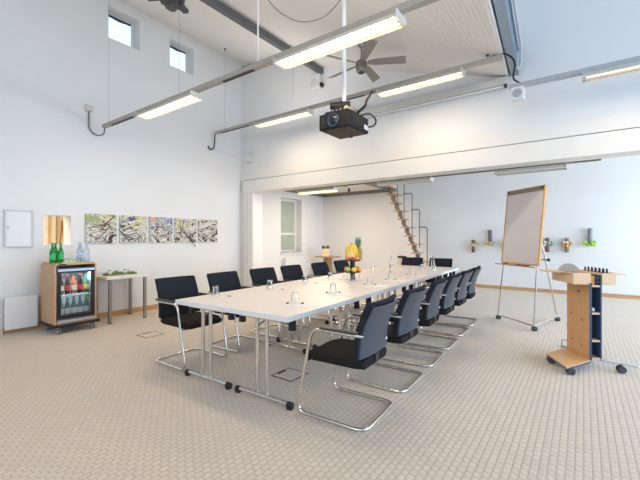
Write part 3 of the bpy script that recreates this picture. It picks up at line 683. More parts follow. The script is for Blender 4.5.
bm = BM(); lathe(bm, [(.02, -.17), (.05, -.165), (.055, -.13), (.09, -.12), (.09, -.08), (.14, -.07), (.15, 0), (.12, .05), (.05, .06)], seg=22); obj('hub', bm, mat('dark_cast_metal', (.09, .09, .09), .5, .5, noise=.2, nscale=30), hb, smooth=True)
for k in range(3):
    M = Matrix.Rotation(R(20+k*95), 4, 'Z'); bm = BM(); bx(bm, .10, .30, -.035, .035, -.03, .01, M); obj('arm', bm, MATS['dark_cast_metal'], hb)
for k in range(8):
    M = Matrix.Rotation(2*PI*k/8, 4, 'Z'); bm = BM(); bx(bm, .085, .115, -.012, .012, -.115, -.085, M); obj('bolt', bm, MATS['dark_cast_metal'], hb)
bm = BM(); tube(bm, [(0, 0, .05), (0, 0, ZW(-3.85)-4.14)], .025, 10); obj('stem', bm, MATS['dark_cast_metal'], hb)

# ------------------------------------------------------------ light tracks and lamps
def track(label, x0, x1, y, z, slots=(), m=TRACK):
    t = thing('light_track', label, 'light track', ((x0+x1)/2, y, z)); h = (x1-x0)/2
    bm = BM(); bx(bm, -h, h, -.033, .033, 0, .055); obj('channel', bm, m, t, bevel=.003)
    for a, b in slots:
        bm = BM(); bx(bm, a-(x0+x1)/2, b-(x0+x1)/2, -.022, .022, -.004, .0); obj('slot_cover', bm, BLACKP, t)
    return t
def lamp(label, x0, x1, y, z, tube_m=TUBE, wd=.095, name='strip_lamp', n=26, power=15.5, up=0):
    t = thing(name, label, 'lamp', ((x0+x1)/2, y, z-.001)); h = (x1-x0)/2
    bm = BM(); prism(bm, [(-.035, 0), (.035, 0), (wd, -.055), (wd, -.068), (wd-.006, -.068), (wd-.006, -.055), (.03, -.008), (-.03, -.008), (-wd+.006, -.055), (-wd+.006, -.068), (-wd, -.068), (-wd, -.055)], -h, h, Matrix.Rotation(PI/2, 4, 'Z') @ Matrix.Rotation(PI/2, 4, 'X'))
    bx(bm, -h-.006, -h, -wd, wd, -.07, -.005); bx(bm, h, h+.006, -wd, wd, -.07, -.005); obj('housing', bm, LAMPW, t)
    for s in (-1, 1):
        bm = BM(); tube(bm, [(-h+.03, s*.045, -.035), (h-.03, s*.045, -.035)], .013, 8); obj('tube', bm, tube_m, t, smooth=True)
    bm = BM()
    for k in range(n):
        x = -h+.02+(2*h-.04)*k/(n-1); bx(bm, x-.0015, x+.0015, -wd+.008, wd-.008, -.066, -.05)
    bx(bm, -h, h, -.003, .003, -.066, -.05)
    obj('louvre', bm, LOUVRE, t)
    if power:
        l = area('lamp_light', (0, 0, -.078), (0, 0, 0), 2*h-.04, .18, power, (1, .80, .56)); l.parent = t
    if up:
        l = area('ceiling_fill_light', (0, 0, .06), (PI, 0, 0), 2*h-.04, .10, up, (1, .93, .84)); l.parent = t  # added fill above the fitting, brightens ceiling and upper end wall
    return t
# track 1 (nearest)
Z1, Y1 = 3.13, 2.72
track('grey lighting track nearest the camera, from the socket on the picture wall', -6.35, -.60, Y1, Z1, ((-6.1, -5.4), (-3.35, -2.85)))
lamp('lit strip lamp under the nearest track, at the left by the picture wall', -5.15, -3.85, Y1, Z1, up=1.5)
lamp('large lit strip lamp under the nearest track, at the top of the picture', -2.48, -1.18, Y1, Z1, up=5)
Z2, Y2 = 3.555, 4.97
track('grey lighting track passing behind the projector', -6.38, -.81, Y2, Z2, ((-6.2, -5.35), (-3.2, -2.75)))
lamp('lit strip lamp on the farther track, left of the projector', -5.12, -3.82, Y2, Z2, up=6)
lamp('lit strip lamp on the farther track, right of the projector', -2.50, -1.28, Y2, Z2)
Z3, Y3 = 3.15, 4.97
track('grey blue lighting track starting at the wall speaker and leaving the picture right', -.73, 3.4, Y3, Z3, m=mat('cool_grey_track', (.42, .45, .48), .45, .2, noise=.04))
lamp('strip lamp at the right edge of the picture under the right-hand track', .0, 1.3, Y3, Z3, mat('dim_tube', (1, .9, .8), .4, emit=(1, .86, .72), es=1.6, noise=.01), power=10)
# annex tracks
Z4, Y4 = 2.385, 6.22
tk = track('thin track under the beam of the annex', -5.2, .2, Y4, Z4, m=mat('dark_track', (.16, .15, .13), .5, noise=.05))
for x in (-2.4, -.8, .9, 2.4):
    bm = BM(); bx(bm, x-.02, x+.02, YW+.3-Y4, .0, .055, .075); obj('wall_bracket', bm, DARKGL, tk)
lamp('warm lit strip lamp below the beam, above the alcove window', -5.07, -4.11, Y4, Z4, TUBEW, power=3)
lp_ = [o for o in C.objects if o.get('label', '').startswith('warm lit strip')][0]
onebox('diffuser', (-.46, .46, -.085, .085, -.095, -.070), mat('warm_lit_diffuser', (1, .85, .6), .5, emit=(1, .80, .50), es=.9, noise=.01), lp_)
lamp('unlit white strip lamp below the beam beside the stairs', -3.12, -2.12, Y4, Z4, TUBEOFF, power=0)
lamp('unlit white strip lamp above the flip chart', -1.11, -.19, Y4, Z4, TUBEOFF, power=0)
sp_ = thing('spotlight', 'small dark spotlight hanging under the alcove loft', 'spotlight', (-4.0, 6.55, 2.37))
bm = BM(); lathe(bm, [(.03, -.06), (.022, 0), (.008, .012)], seg=12); obj('spot_head', bm, BLACKP, sp_, smooth=True)
bm = BM(); tube(bm, [(0, 0, .01), (0, -.05, .03), (0, -.295, .03)], .006, 6); obj('spot_arm', bm, DARKGL, sp_)
# wall strip fixture high on the end wall
t = thing('wall_strip_lamp', 'long unlit fitting high on the end wall right of the fan', 'lamp', (-1.87, YW, 3.49))
bm = BM(); bx(bm, -1.38, 1.0, -.11, 0, .02, .135); obj('housing', bm, mat('beige_housing', (.66, .65, .62), .5, noise=.03), t, bevel=.01)
bm = BM(); tube(bm, [(-1.36, -.09, 0), (1.0, -.09, 0)], .014, 8); obj('tube', bm, TUBEOFF, t, smooth=True)
for x in (-1.35, .98):
    bm = BM(); bx(bm, x-.02, x+.02, -.11, -.06, -.02, .025); obj('tube_holder', bm, DARKGL, t)

# suspension wires, one thing each
WIREM = mat('wire_steel', (.42, .42, .43), .4, .4, noise=.03)
def wire(label, x, y, z0, z1=None, r=.0028, m=WIREM, nm='suspension_wire'):
    z1 = z1 or ZW(x)
    t = thing(nm, label, 'wire' if r < .006 else 'rod', (x, y, z0))
    bm = BM(); tube(bm, [(0, 0, 0), (0, 0, z1-z0)], r, 6); obj('cord', bm, m, t)
    bm = BM(); lathe(bm, [(.018, -.03), (.02, 0)], (0, 0, z1-z0), 10); obj('ceiling_hook', bm, DARKGL, t)
wire('thin wire holding the left end of the nearest track', -6.18, Y1, Z1+.055)
wire('thin wire above the lit lamp at the left of the nearest track', -4.23, Y1, Z1+.055)
wire('thin rod holding the nearest track left of its big lamp', -2.79, Y1, Z1+.055, r=.010, m=GREYTR, nm='suspension_rod')
wire('thin wire holding the left end of the farther track', -6.07, Y2, Z2+.055)
wire('thin wire above the left lamp of the farther track', -4.21, Y2, Z2+.055)
wire('thin wire at the right end of the farther track', -.98, Y2, Z2+.055)

def cable(label, pts, r=.012, m=BLACKP, nm='power_cable', rad=.15):
    bm = BM(); tube(bm, fillet(pts, rad, 8), r, 8); tag(obj(nm, bm, m, smooth=True), label, 'cable')
GC = mat('grey_cable', (.16, .16, .17), .5, noise=.05)
cable('grey cable hanging from wall socket to the nearest track', [(-6.47, 2.54, 3.40), (-6.47, 2.54, 3.10), (-6.44, 2.63, 3.00), (-6.35, 2.72, 3.02), (-6.33, 2.72, 3.13)], .011, GC)
cable('black cable looping from picture wall to the farther track', [(-6.49, 4.86, 3.30), (-6.47, 4.88, 3.22), (-6.41, 4.95, 3.25), (-6.395, 4.97, 3.60)], .014)
cable('black cable hanging from the farther track to the track by the speaker', [(-.95, Y2, Z2+.06), (-.80, Y2, Z2+.08), (-.66, Y2, 3.50), (-.70, Y2+.02, 3.28), (-.62, Y2, 3.21)], .011)
cable('thin grey cable sagging below the ceiling to the projector pole', [(-2.86, 2.74, 4.12), (-2.68, 2.87, 3.78), (-2.47, 3.03, 3.64), (-2.25, 3.19, 3.70), (-2.13, 3.37, 3.98)], .006, GC, rad=.2)
cable('thin pale cable from picture wall to switch box in the corner', [(-6.495, 4.9, 3.27), (-6.495, 5.79, 3.2)], .004, GREYTR)
t = thing('socket_box', 'small beige socket box high on the picture wall', 'socket', (-6.5, 2.54, 3.43))
onebox('box_body', (0, .05, -.045, .045, -.05, .05), mat('beige_plastic', (.62, .58, .50), .5, noise=.03), t, bevel=.006)
onebox('cover_plate', (.05, .054, -.035, .035, -.04, .04), mat('beige_plastic_light', (.68, .64, .56), .5, noise=.03), t)
t = thing('switch_box', 'grey white box in the corner above the beam', 'box', (-6.2, YW, 3.17))
onebox('box_body', (-.10, .10, -.07, 0, -.11, .11), GREYTR, t, bevel=.008); onebox('cover_plate', (-.075, .075, -.078, -.07, -.085, .085), WHITEP, t, bevel=.004)
t = thing('wall_siren', 'white round-faced alarm box on the end wall left of the fan', 'alarm', (-4.27, YW, 4.42))
bm = BM(); bx(bm, -.12, .11, -.10, 0, -.16, .16); obj('casing', bm, WHITEP, t, bevel=.05)
bm = BM(); lathe(bm, [(.085, 0), (.085, .012), (.06, .02)], seg=20); obj('grille', bm, GREYTR, t, smooth=True, loc=(-.01, -.10, -.04), rot=(PI/2, 0, 0))
bm = BM(); bx(bm, .11, .15, -.08, 0, -.12, -.05); obj('connector', bm, BLACKP, t)
t = thing('wall_speaker', 'small white cube speaker below the end of the right-hand track', 'speaker', (-.64, Y3, 3.025))
bm = BM(); bx(bm, -.07, .07, -.065, .065, -.03, .123); obj('casing', bm, WHITEP, t, bevel=.006)
bm = BM(); lathe(bm, [(.05, 0), (.052, .006)], seg=24); obj('grille', bm, mat('speaker_grille', (.42, .44, .46), .6, noise=.05), t, loc=(0, -.065, .045), rot=(PI/2, 0, 0))

# ------------------------------------------------------------ projector
pj = thing('projector', 'black ceiling projector with a round lens hanging above the table', 'projector', (-2.165, 3.44, 2.508)); pj.scale = (.86, .86, .86)
bm = BM(); bx(bm, -.225, .225, -.25, .25, 0, .205)
obj('housing', bm, [mat('projector_body', (.016, .015, .017), .6, spec=.2, noise=.1), ], pj, bevel=.018)
bm = BM(); bx(bm, -.20, .20, -.22, .22, -.004, 0); bx(bm, -.03, .10, -.10, -.06, -.006, -.004); obj('bottom_plate', bm, mat('projector_underside', (.085, .068, .064), .6, spec=.2, noise=.08), pj)
bm = BM(); 
lathe(bm, [(.082, 0), (.082, .018), (.077, .022), (.072, .006), (.060, .004)], seg=28, cap=False)
ln = obj('lens_ring', bm, mat('blue_lens_ring', (.03, .09, .15), .5, noise=.05), pj, smooth=True, loc=(0, -.25, .10), rot=(PI/2, 0, 0))
bm = BM(); lathe(bm, [(.062, .008), (.05, .014), (.03, .02), (.001, .022)], seg=24, cap=False); obj('lens', bm, mat('lens_glass', (.008, .012, .02), .25, coat=0, noise=.05), ln, smooth=True)
bm = BM(); bx(bm, -.19, -.12, -.256, -.25, .03, .16); obj('front_vent', bm, BLACKP, pj)
bm = BM()
for k in range(9): bx(bm, .225, .229, -.16+k*.035, -.145+k*.035, .04, .17)
obj('side_vent', bm, BLACKP, pj)
bm = BM(); bx(bm, .226, .232, .12, .22, .04, .10); obj('port_panel', bm, GREYTR, pj)
for x, y in ((-.15, -.18), (.15, -.18), (0, .18)):
    bm = BM(); lathe(bm, [(.018, -.02), (.022, 0)], (x, y, -.002), 12); obj('adjuster_foot', bm, BLACKP, pj)
mt = thing('projector_mount', 'white pole with black bracket carrying the projector', 'mount', (-2.165, 3.44, 2.687)); mt.scale = (.86, .86, .86)
bm = BM(); tube(bm, [(0, 0, .16), (0, 0, (ZW(-2.165)-2.687)/.86)], .028, 14); obj('pole', bm, WHITEP, mt, smooth=True)
bm = BM(); bx(bm, -.17, .17, -.13, .15, 0, .035); bx(bm, -.13, .02, -.10, .10, .07, .12); bx(bm, -.05, .05, -.05, .05, .035, .17); bx(bm, -.14, .10, -.12, -.09, .035, .075); bx(bm, -.20, -.12, -.16, -.06, .015, .05)
obj('bracket', bm, BLACKP, mt, bevel=.005)
bm = BM(); tube(bm, [(-.16, -.08, .15), (.08, .02, .15)], .045, 10); obj('clamp', bm, BLACKP, mt, smooth=True)
bm = BM(); bx(bm, .12, .17, -.20, .22, .02, .06); bx(bm, .02, .17, -.04, .04, .05, .08); obj('arm_rail', bm, mat('brass_beige', (.42, .36, .26), .4, .4, noise=.08), mt, bevel=.004)
for x, y in ((-.09, -.132), (-.03, -.132), (.03, -.132)):
    bm = BM(); ball(bm, (x, y, .055), .012); obj('bolt', bm, CHROME, mt, smooth=True)
bm = BM(); tube(bm, fillet([(.05, 0, 1.0-.12), (.20, .5, .66), (.22, .6, .45), (.20, .2, .22), (.10, .05, .12)], .12, 8), .018, 8); bm.free()
cable('black cable drooping from the farther track to the projector', [(-2.59, 4.94, Z2), (-2.55, 4.80, 3.50), (-2.33, 4.36, 3.25), (-2.06, 3.78, 2.96), (-1.96, 3.56, 2.80), (-2.00, 3.46, 2.71)], .018, rad=.25)
cable('black cable loop at the right side of the projector', [(-1.98, 3.51, 2.69), (-1.96, 3.66, 2.75), (-1.92, 3.76, 2.69), (-1.93, 3.70, 2.60), (-1.975, 3.62, 2.585)], .010, rad=.06)

# ------------------------------------------------------------ flip chart
FA, FB = Vector((-1.13, 6.53, 0)), Vector((-.57, 5.99, 0))
fm = (FA+FB)/2
fc = thing('flip_chart', 'wood-framed flip chart with blank sheet on a castor stand', 'flip chart', fm, math.atan2(-.54, .56))
tl_ = math.atan(.10)
Mb = Matrix.Translation((.095, .0, .93)) @ Matrix.Rotation(-tl_, 4, 'X')
hw = .395; Hh = 1.16
bm = BM(); bx(bm, -hw+.02, hw-.02, 0, .015, .02, Hh, Mb); obj('back_board', bm, BEECHL, fc)
bm = BM(); bx(bm, -hw, -hw+.022, -.012, .018, 0, Hh, Mb); bx(bm, hw-.022, hw, -.012, .018, 0, Hh, Mb); bx(bm, -hw+.022, hw-.022, -.012, .018, Hh-.02, Hh, Mb); bx(bm, -hw+.022, hw-.022, -.012, .018, 0, .02, Mb); obj('board_frame', bm, mat('oak_frame', (.62, .36, .13), .45, noise=.1, nscale=6), fc)
bm = BM(); bx(bm, -hw+.028, hw-.028, -.010, -.001, .022, Hh-.02, Mb); obj('paper_pad', bm, FLIPP, fc)
bm = BM(); bx(bm, -hw+.024, hw-.024, -.022, -.010, Hh-.075, Hh-.015, Mb); obj('clamp_bar', bm, mat('bronze_bar', (.24, .21, .17), .4, .4, noise=.05), fc, bevel=.003)
for s in (-1, 1):
    bm = BM(); bx(bm, s*(hw-.05)-.02, s*(hw-.05)+.02, -.026, -.018, Hh-.05, Hh-.02, Mb); obj('clamp_knob', bm, BLACKP, fc)
bm = BM(); bx(bm, -hw-.04, hw+.01, -.09, .0, -.03, -.015, Mb); bx(bm, -hw-.04, hw+.01, -.09, -.082, -.03, -.012, Mb); obj('pen_tray', bm, MATS['oak_frame'], fc)
for i, (x, cl) in enumerate(((-.22, (.02, .02, .02)), (-.06, (.5, .35, .05)), (.08, (.03, .03, .04)), (.22, (.04, .03, .03)))):
    bm = BM(); tube(bm, [(x-.06, 0, 0), (x+.06, 0, 0)], .010, 8); o = obj('marker_pen', bm, mat('marker_%d' % i, cl, .4, noise=.05)); 
    o.matrix_world = Matrix.Translation(fm) @ Matrix.Rotation(math.atan2(-.54, .56), 4, 'Z') @ Matrix.Translation((.08, -.05, .928))
    tag(o, ['black marker pen at the left end of the flip chart tray', 'ochre marker pen, second from left on the flip chart tray', 'black marker pen, third from left on the flip chart tray', 'black marker pen at the right end of the flip chart tray'][i], 'pen', 'pens on the flip chart tray')
A_, B_, C_ = Vector((-.39, 0, .07)), Vector((.39, 0, .07)), Vector((-.10, .84, .07))
for s, P0 in ((-1, A_), (1, B_)):
    bm = BM(); tube(bm, [P0, (s*.35+.06, .035, .95), (s*.33+.08, .085, 1.3)], .011, 8); obj('front_leg', bm, CHROME, fc, smooth=True)
bm = BM(); tube(bm, [C_, (.40, .16, 1.10), (.38, .12, 1.3)], .011, 8); obj('rear_leg', bm, CHROME, fc, smooth=True)
bm = BM(); tube(bm, [A_, B_], .012, 8); tube(bm, [B_, C_], .012, 8); tube(bm, [A_*.5+B_*.5, A_*.5+B_*.5], .01, 4); obj('base_rail', bm, CHROME, fc, smooth=True)
bm = BM(); tube(bm, [(.40, .12, 1.02), (.485, .15, 1.02)], .008, 8); ball(bm, (.49, .15, 1.02), .024); obj('locking_knob', bm, BLACKP, fc)
for P0 in (A_, B_, C_):
    bm = BM()
    for s in (-.016, .016): tube(bm, [(P0.x+.012, P0.y+s-.010, .033), (P0.x+.012, P0.y+s+.010, .033)], .033, 14)
    tube(bm, [(P0.x, P0.y, .03), (P0.x, P0.y, .08)], .01, 8); obj('castor', bm, mat('castor_grey_black', (.05, .06, .07), .4, noise=.1), fc, smooth=True)

# ------------------------------------------------------------ lectern trolley
Cc = Vector((.066, 4.606)); Dd = Vector((-.138, 4.984)); u_ = (Cc-Dd).normalized(); ang = math.atan2(u_.y, u_.x)
lt = thing('lectern_trolley', 'beech and navy lectern trolley on castors at the right', 'lectern', (Cc.x, Cc.y, 0), ang)
# local: +x towards the near edge (camera), +y to the right of the panel, origin at near bottom corner
Lp = .43
bm = BM(); bx(bm, -Lp, 0, -.012, .006, .08, .87); pl = obj('front_panel', bm, BEECH, lt, bevel=.002)
bm = BM(); bx(bm, -.002, .003, -.014, .008, .08, .87); obj('edge_band', bm, BLUEP, pl)
bm = BM()
for x, z in ((-.20, .76), (-.14, .47), (-.34, .50), (-.33, .22), (-.14, .20)): lathe(bm, [(.011, 0), (.011, .004)], (0, 0, 0), 10) if False else bx(bm, x-(.02 if z > .7 else .008), x+(.02 if z > .7 else .008), -.016, -.012, z-.008, z+.008)
obj('screw_cap', bm, mat('brown_screw', (.10, .05, .02), .5, noise=.1), pl)
def loc2(p): 
    d = Vector(p)-Cc; return (d.dot(u_), d.dot(Vector((-u_.y, u_.x))))
poly = [loc2(p) for p in ((-.321, 4.597), (-.129, 4.212), (.066, 4.606), (-.138, 4.984))]
bm = BM(); prism(bm, poly, .072, .088); obj('base_plate', bm, BEECH, lt, bevel=.002)
bm = BM(); prism(bm, [(x*.985, y*.985) for x, y in poly], .060, .072); obj('base_frame', bm, BLUEP, lt)
bm = BM(); bx(bm, -Lp, 0, .088, .102, .10, .95); obj('side_panel', bm, BLUEP, lt, bevel=.002)
bm = BM(); bx(bm, -Lp, -Lp+.012, .006, .088, .10, .95); obj('rear_panel', bm, BLUEP, lt)
for z in (.09, .27, .55, .83): 
    bm = BM(); bx(bm, -Lp+.012, -.005, .006, .088, z, z+.018); obj('shelf', bm, BEECHL, lt)
def tray(y0, y1, x0, x1, z0=.855, z1=.972, nm='top_tray', fl=.02):
    bm = BM(); t = .012
    bx(bm, x0, x1, y0, y1, z0, z0+t); bx(bm, x0, x0+t, y0, y1, z0+t, z1); bx(bm, x1-t, x1, y0, y1, z0+t, z1); bx(bm, x0+t, x1-t, y0, y0+t, z0+t, z1); bx(bm, x0+t, x1-t, y1-t, y1, z0+t, z1)
    return obj(nm, bm, BEECHL, lt, bevel=.002)
tray(-.165, 0, -.44, .0); tray(.104, .235, -.44, .0)
for s, (ya, yb) in (('l', (-.31, -.165)), ('r', (.235, .365))):
    bm = BM()
    if s == 'l': prism(bm, [(-.42, ya), (-.30, ya), (-.02, yb+.06), (-.02, yb+.012), (-.42, yb)], .957, .971)
    else: bx(bm, -.36, -.06, ya, yb, .948, .961)
    obj('folding_flap', bm, BEECHL, lt)
bm = BM(); bx(bm, -.40, -.02, .010, .046, .85, .94); obj('pen_box', bm, mat('orange_wood', (.60, .25, .07), .5, noise=.1), lt)
for z in (.868, .905):
    bm = BM(); bx(bm, -.30, -.01, .050, .085, z, z+.028); obj('small_drawer', bm, BLACKP, lt)
# legs with castors
bm = BM(); prism(bm, [(-.05, .09), (.0, .10), (.16, .33), (.13, .36)], .075, .095); bx(bm, -Lp+.02, -.03, .0, .116, .075, .10); obj('outrigger', bm, mat('silver_outrigger', (.62, .63, .65), .35, .5, noise=.03), lt, bevel=.003)
for p in ((-.10, 4.29), (-.275, 4.56), (.305, 4.64), (.06, 5.13)):
    x, y = loc2(p); bm = BM()
    for s in (-.018, .018): tube(bm, [(x+s-.011, y, .034), (x+s+.011, y, .034)], .034, 14)
    tube(bm, [(x, y, .04), (x, y, .08)], .012, 8); obj('castor', bm, MATS['castor_grey_black'], lt, smooth=True)
bm = BM(); x, y = loc2((.06, 5.13)); prism(bm, [(-.43, .09), (-.39, .11), (x+.02, y+.02), (x-.02, y-.01)], .075, .095); obj('outrigger', bm, MATS['silver_outrigger'], lt)
Ml = Matrix.Translation((Cc.x, Cc.y, 0)) @ Matrix.Rotation(ang, 4, 'Z')
def put(o, p, rz=0): o.matrix_world = Ml @ Matrix.Translation(p) @ Matrix.Rotation(rz, 4, 'Z')
# contents
bm = BM(); n = 14; poly = [(.10*math.cos(PI*k/n), .10*math.sin(PI*k/n)-.02) for k in range(n+1)]; prism(bm, poly, -.006, .006, Matrix.Rotation(PI/2, 4, 'X')); 
o = obj('half_round_card', bm, mat('grey_card', (.50, .49, .44), .7, noise=.04)); put(o, (-.25, -.085, .975), R(60)); tag(o, 'grey half-round card standing in the left tray of the lectern', 'card')
ords = ['nearest', 'second', 'third', 'fourth', 'fifth', 'sixth', 'seventh', 'eighth', 'ninth', 'tenth', 'eleventh', 'twelfth']
for i in range(7):
    bm = BM(); tube(bm, [(0, 0, 0), (0, .028, .10)], .007, 8); o = obj('wooden_stick', bm, mat('orange_marker', (.75, .32, .05), .5, noise=.1), smooth=True); put(o, (-.03-i*.055, -.145, .872))
    tag(o, 'orange stick leaning in the left lectern tray, %s from the front' % ords[i], 'stick', 'sticks in the left lectern tray')
for i in range(12):
    bm = BM(); tube(bm, [(0, 0, 0), (0, 0, .145)], .009, 8); o = obj('marker_pen', bm, BLACKP, smooth=True); put(o, (-.03-i*.032, .135+(.05 if i % 2 else 0), .8675))
    tag(o, 'black marker pen upright in the right lectern tray, %s from the front' % ords[i], 'pen', 'pens in the right lectern tray')
bm = BM(); ball(bm, (0, 0, .023), .022, 1, 1, 1); o = obj('white_ball', bm, PAPER, smooth=True); put(o, (-.06, .047, .569)); tag(o, 'crumpled white thing on the middle shelf of the lectern', 'ball')
bm = BM(); bx(bm, -.05, .05, -.03, .03, 0, .05); o = obj('small_box', bm, BLACKP, bevel=.01); put(o, (-.18, .047, .5685)); tag(o, 'black box on the middle shelf of the lectern', 'box')
t = thing('floor_fitting', 'small steel fitting on the floor behind the lectern base plate', 'fitting', (-.19, 5.30, 0))
bm = BM(); bx(bm, -.03, .03, -.02, .02, 0, .02); tube(bm, [(-.02, 0, .02), (-.02, 0, .09), (.03, 0, .09)], .006, 6); obj('fitting_body', bm, STEEL, t)

# ------------------------------------------------------------ wall vases
vd = [(474, -2.392, 1.14, 'd', 'brown wall vase with downward stem and yellow flowers, first from the stairs'), (490, -1.978, 1.20, 'u', 'wall vase with a tall dark upright stem left of the flip chart'), (507, -1.59, 1.17, 'd', 'wall vase mostly hidden behind the flip chart'),
      (547, -.70, 1.19, 'd', 'wall vase with green and white flowers just right of the flip chart'), (567, -.307, 1.19, 'd', 'wall vase with yellow brown stem above the lectern card'), (590, .13, 1.215, 'u', 'wall vase with bright green flowers and grey upright stem, rightmost')]
pal = [((.75, .60, .10), (.85, .82, .75)), ((.80, .45, .10), (.35, .60, .75)), ((.80, .60, .20), (.8, .8, .7)), ((.12, .45, .15), (.85, .88, .88)), ((.80, .35, .10), (.75, .85, .88)), ((.25, .55, .05), (.55, .80, .05))]
for i, (px, x, z, kd, lab) in enumerate(vd):
    y = 10.40
    t = thing('wall_vase', lab, 'wall vase', (x, y, z), a_)
    col = [(.16, .10, .09), (.13, .10, .13), (.2, .12, .1), (.20, .10, .08), (.33, .21, .08), (.25, .25, .28)][i]
    h = .34
    bm = BM(); z0 = -.20 if kd == 'd' else -.02; z1 = z0+(.34 if kd == 'd' else .36)
    lathe(bm, [(.04, z0), (.045, z0+.01), (.045, z1-.01), (.038, z1)], (0, -.075, 0), 14); 
    bx(bm, -.02, .02, -.035, 0, z0+.1, z0+.16); obj('vase_tube', bm, mat('vase_%d' % i, col, .4, noise=.1), t, smooth=True)
    for j, cc in enumerate(pal[i]):
        bm = BM(); rs = random.Random(i*5+j)
        for k in range(9): ball(bm, (rs.uniform(-.10, .10), -.09+rs.uniform(-.05, .02), rs.uniform(-.045, .04)), rs.uniform(.018, .036), u=8, v=5)
        g_ = obj('flower_ring', bm, mat('petal_%d_%d' % (i, j), cc, .7, noise=.3, nscale=30), t, smooth=True)
        g_['label'] = ['yellowish', 'pale'][j]+' petals'
    bm = BM()
    for k in range(24):
        a = k*.7; rr = random.uniform(.05, .14); c0 = Vector((.04*math.cos(a), -.075, .04*math.sin(a)*.5)); e = Vector((rr*math.cos(a), -.075-random.uniform(0, .06), rr*.45*math.sin(a)))
        sd_ = Vector((-math.sin(a), 0, math.cos(a)))*.014; v = [bm.verts.new(p) for p in (c0, (c0+e)/2+sd_, e, (c0+e)/2-sd_)]; bm.faces.new(v)
    obj('leaves', bm, mat('vase_leaf', (.12, .28, .08), .6, noise=.2), t)

# ------------------------------------------------------------ space-saving stairs against the back wall
sr = thing('loft_stairs', 'narrow grey spine staircase with beech treads to the loft', 'stairs', (-4.60, 9.80, 0))
nst = 13; top = (-.05, 2.83); bot = (1.22, .235)
SX = lambda z: .02+(2.83-z)*.445
zs = [2.83-i*.2375 for i in range(nst-1)]
bm = BM()
for i, z in enumerate(zs):
    x = SX(z); ox = .10 if i % 2 else -.02
    bx(bm, x-.045, x+.045, -.06, .06, z-.17, z-.03); 
    if i < len(zs)-1: tube(bm, [(x, 0, z-.17), (SX(zs[i+1]), 0, zs[i+1]-.02)], .045, 10)
bx(bm, SX(.0)-.12, SX(0)+.05, -.1, .1, 0, .02); tube(bm, [(SX(zs[-1]), 0, zs[-1]-.03), (SX(.1)-.03, 0, .02)], .05, 10)
obj('spine', bm, mat('stair_spine', (.22, .20, .19), .45, .3, noise=.05), sr)
for i, z in enumerate(zs):
    x = SX(z); s = 1 if i % 2 else -1
    bm = BM(); 
    prism(bm, [(x-.09, -.28), (x+.02, -.30), (x+.10, -.28 if s < 0 else -.31), (x+.12+(.10 if s > 0 else 0), 0), (x+.07+(.10 if s > 0 else 0), .26), (x-.07-(.06 if s < 0 else 0), .26), (x-.11-(.05 if s < 0 else 0), 0)], z-.032, z)
    obj('tread', bm, mat('stair_tread', (.62, .33, .13), .4, noise=.12, nscale=6), sr, bevel=.004)
RP = mat('dark_rail', (.16, .17, .18), .4, .5, noise=.05)
rx = lambda px: {397: .42, 404.5: .62, 412.5: .83, 420: 1.03, 427.5: 1.23}[px]
def rail(x0, x1, ztop, zbot, nm='baluster'):
    bm = BM(); tube(bm, fillet([(x0, -.34, ztop), (x1, -.34, ztop), (x1, -.34, zbot)], .06), .014, 8); ball(bm, (x0, -.34, ztop), .028); obj(nm, bm, RP, sr, smooth=True)
rail(.60, .83, 2.55, 1.55); rail(.83, 1.04, 2.30 if False else 2.10, 1.05); rail(1.04, 1.25, 1.62, .0)
bm = BM(); tube(bm, [(.60, -.34, 3.3), (.60, -.34, 1.9)], .014, 8); obj('baluster', bm, RP, sr, smooth=True)
bm = BM(); tube(bm, [(.40, -.34, 3.3), (.40, -.34, 2.30)], .012, 8); obj('baluster', bm, RP, sr, smooth=True)
bm = BM(); tube(bm, [(.83, -.34, 1.6), (.83, -.34, 1.4)], .014, 8); obj('baluster', bm, RP, sr, smooth=True)

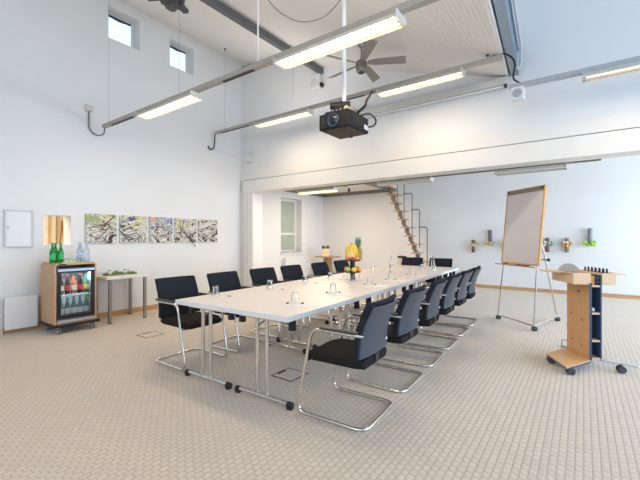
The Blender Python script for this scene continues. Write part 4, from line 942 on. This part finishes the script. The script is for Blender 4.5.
# ------------------------------------------------------------ alcove furniture
rd = thing('radiator', 'white radiator below the alcove window', 'radiator', (-7.33, 8.25, 0))
bm = BM(); bx(bm, -.02, .06, 0, 1.55, .12, .73); obj('radiator_panel', bm, WHITEP, rd, bevel=.008)
bm = BM(); tube(bm, [(.02, -.06, .6), (.02, .01, .66)], .022, 10); tube(bm, [(.02, -.06, 0), (.02, -.06, .66)], .010, 8); obj('thermostat_valve', bm, GREYTR, rd, smooth=True)
ct = thing('console_table', 'half-round wooden table on a ribbed wooden foot in the alcove corner', 'table', (-6.61, 9.52, 0)); ct.scale = (1, 1, 1.03)
bm = BM(); n = 18; prism(bm, [(.42*math.cos(2*PI*k/24), .42*math.sin(2*PI*k/24)) for k in range(24)], .70, .725); obj('tabletop', bm, mat('walnut_top', (.40, .24, .13), .45, noise=.1, nscale=6), ct, bevel=.003)
bm = BM()
for k in range(12): a = 2*PI*k/12; bx(bm, -.018, .018, -.012, .012, .0, .70, Matrix.Rotation(a, 4, 'Z') @ Matrix.Translation((0, .125, 0)))
lathe(bm, [(.115, 0), (.115, .70)], seg=20); obj('ribbed_foot', bm, mat('ribbed_wood', (.50, .31, .16), .5, noise=.25, nscale=6, stretch=(6, 6, .6)), ct)
cb = thing('wooden_box', 'pale wooden box with two dark knobs on the alcove table', 'box', (-6.66, 9.47, .748), R(36))
bm = BM(); bx(bm, -.115, .115, -.09, .09, 0, .24); obj('box_body', bm, mat('pale_wood', (.78, .62, .38), .5, noise=.06, nscale=5), cb, bevel=.004)
for s in (-1, 1):
    bm = BM(); lathe(bm, [(.045, .23), (.055, .26), (.055, .31), (.04, .335), (.0, .34)], (s*.065, 0, 0), 14); obj('jar_lid', bm, mat('olive_dark', (.07, .08, .05), .4, noise=.1), cb, smooth=True)
sl = thing('bar_stool', 'tall stool with black round seat below the stairs', 'stool', (-3.80, 8.85, 0))
bm = BM(); lathe(bm, [(.08, .81), (.115, .815), (.12, .83), (.11, .86), (.08, .868)], seg=20); obj('seat', bm, BLACKP, sl, smooth=True)
for s, q in ((-1, -1), (-1, 1), (1, -1), (1, 1)):
    bm = BM(); tube(bm, [(s*.07, q*.07, .80), (s*.17, q*.17, 0)], .014, 8); obj('leg', bm, BEECHL, sl, smooth=True)
bm = BM(); tube(bm, [(.13*math.cos(2*PI*k/16)*1.0, .13*math.sin(2*PI*k/16), .38) for k in range(16)], .009, 6, closed=True); obj('foot_ring', bm, CHROME, sl, smooth=True)
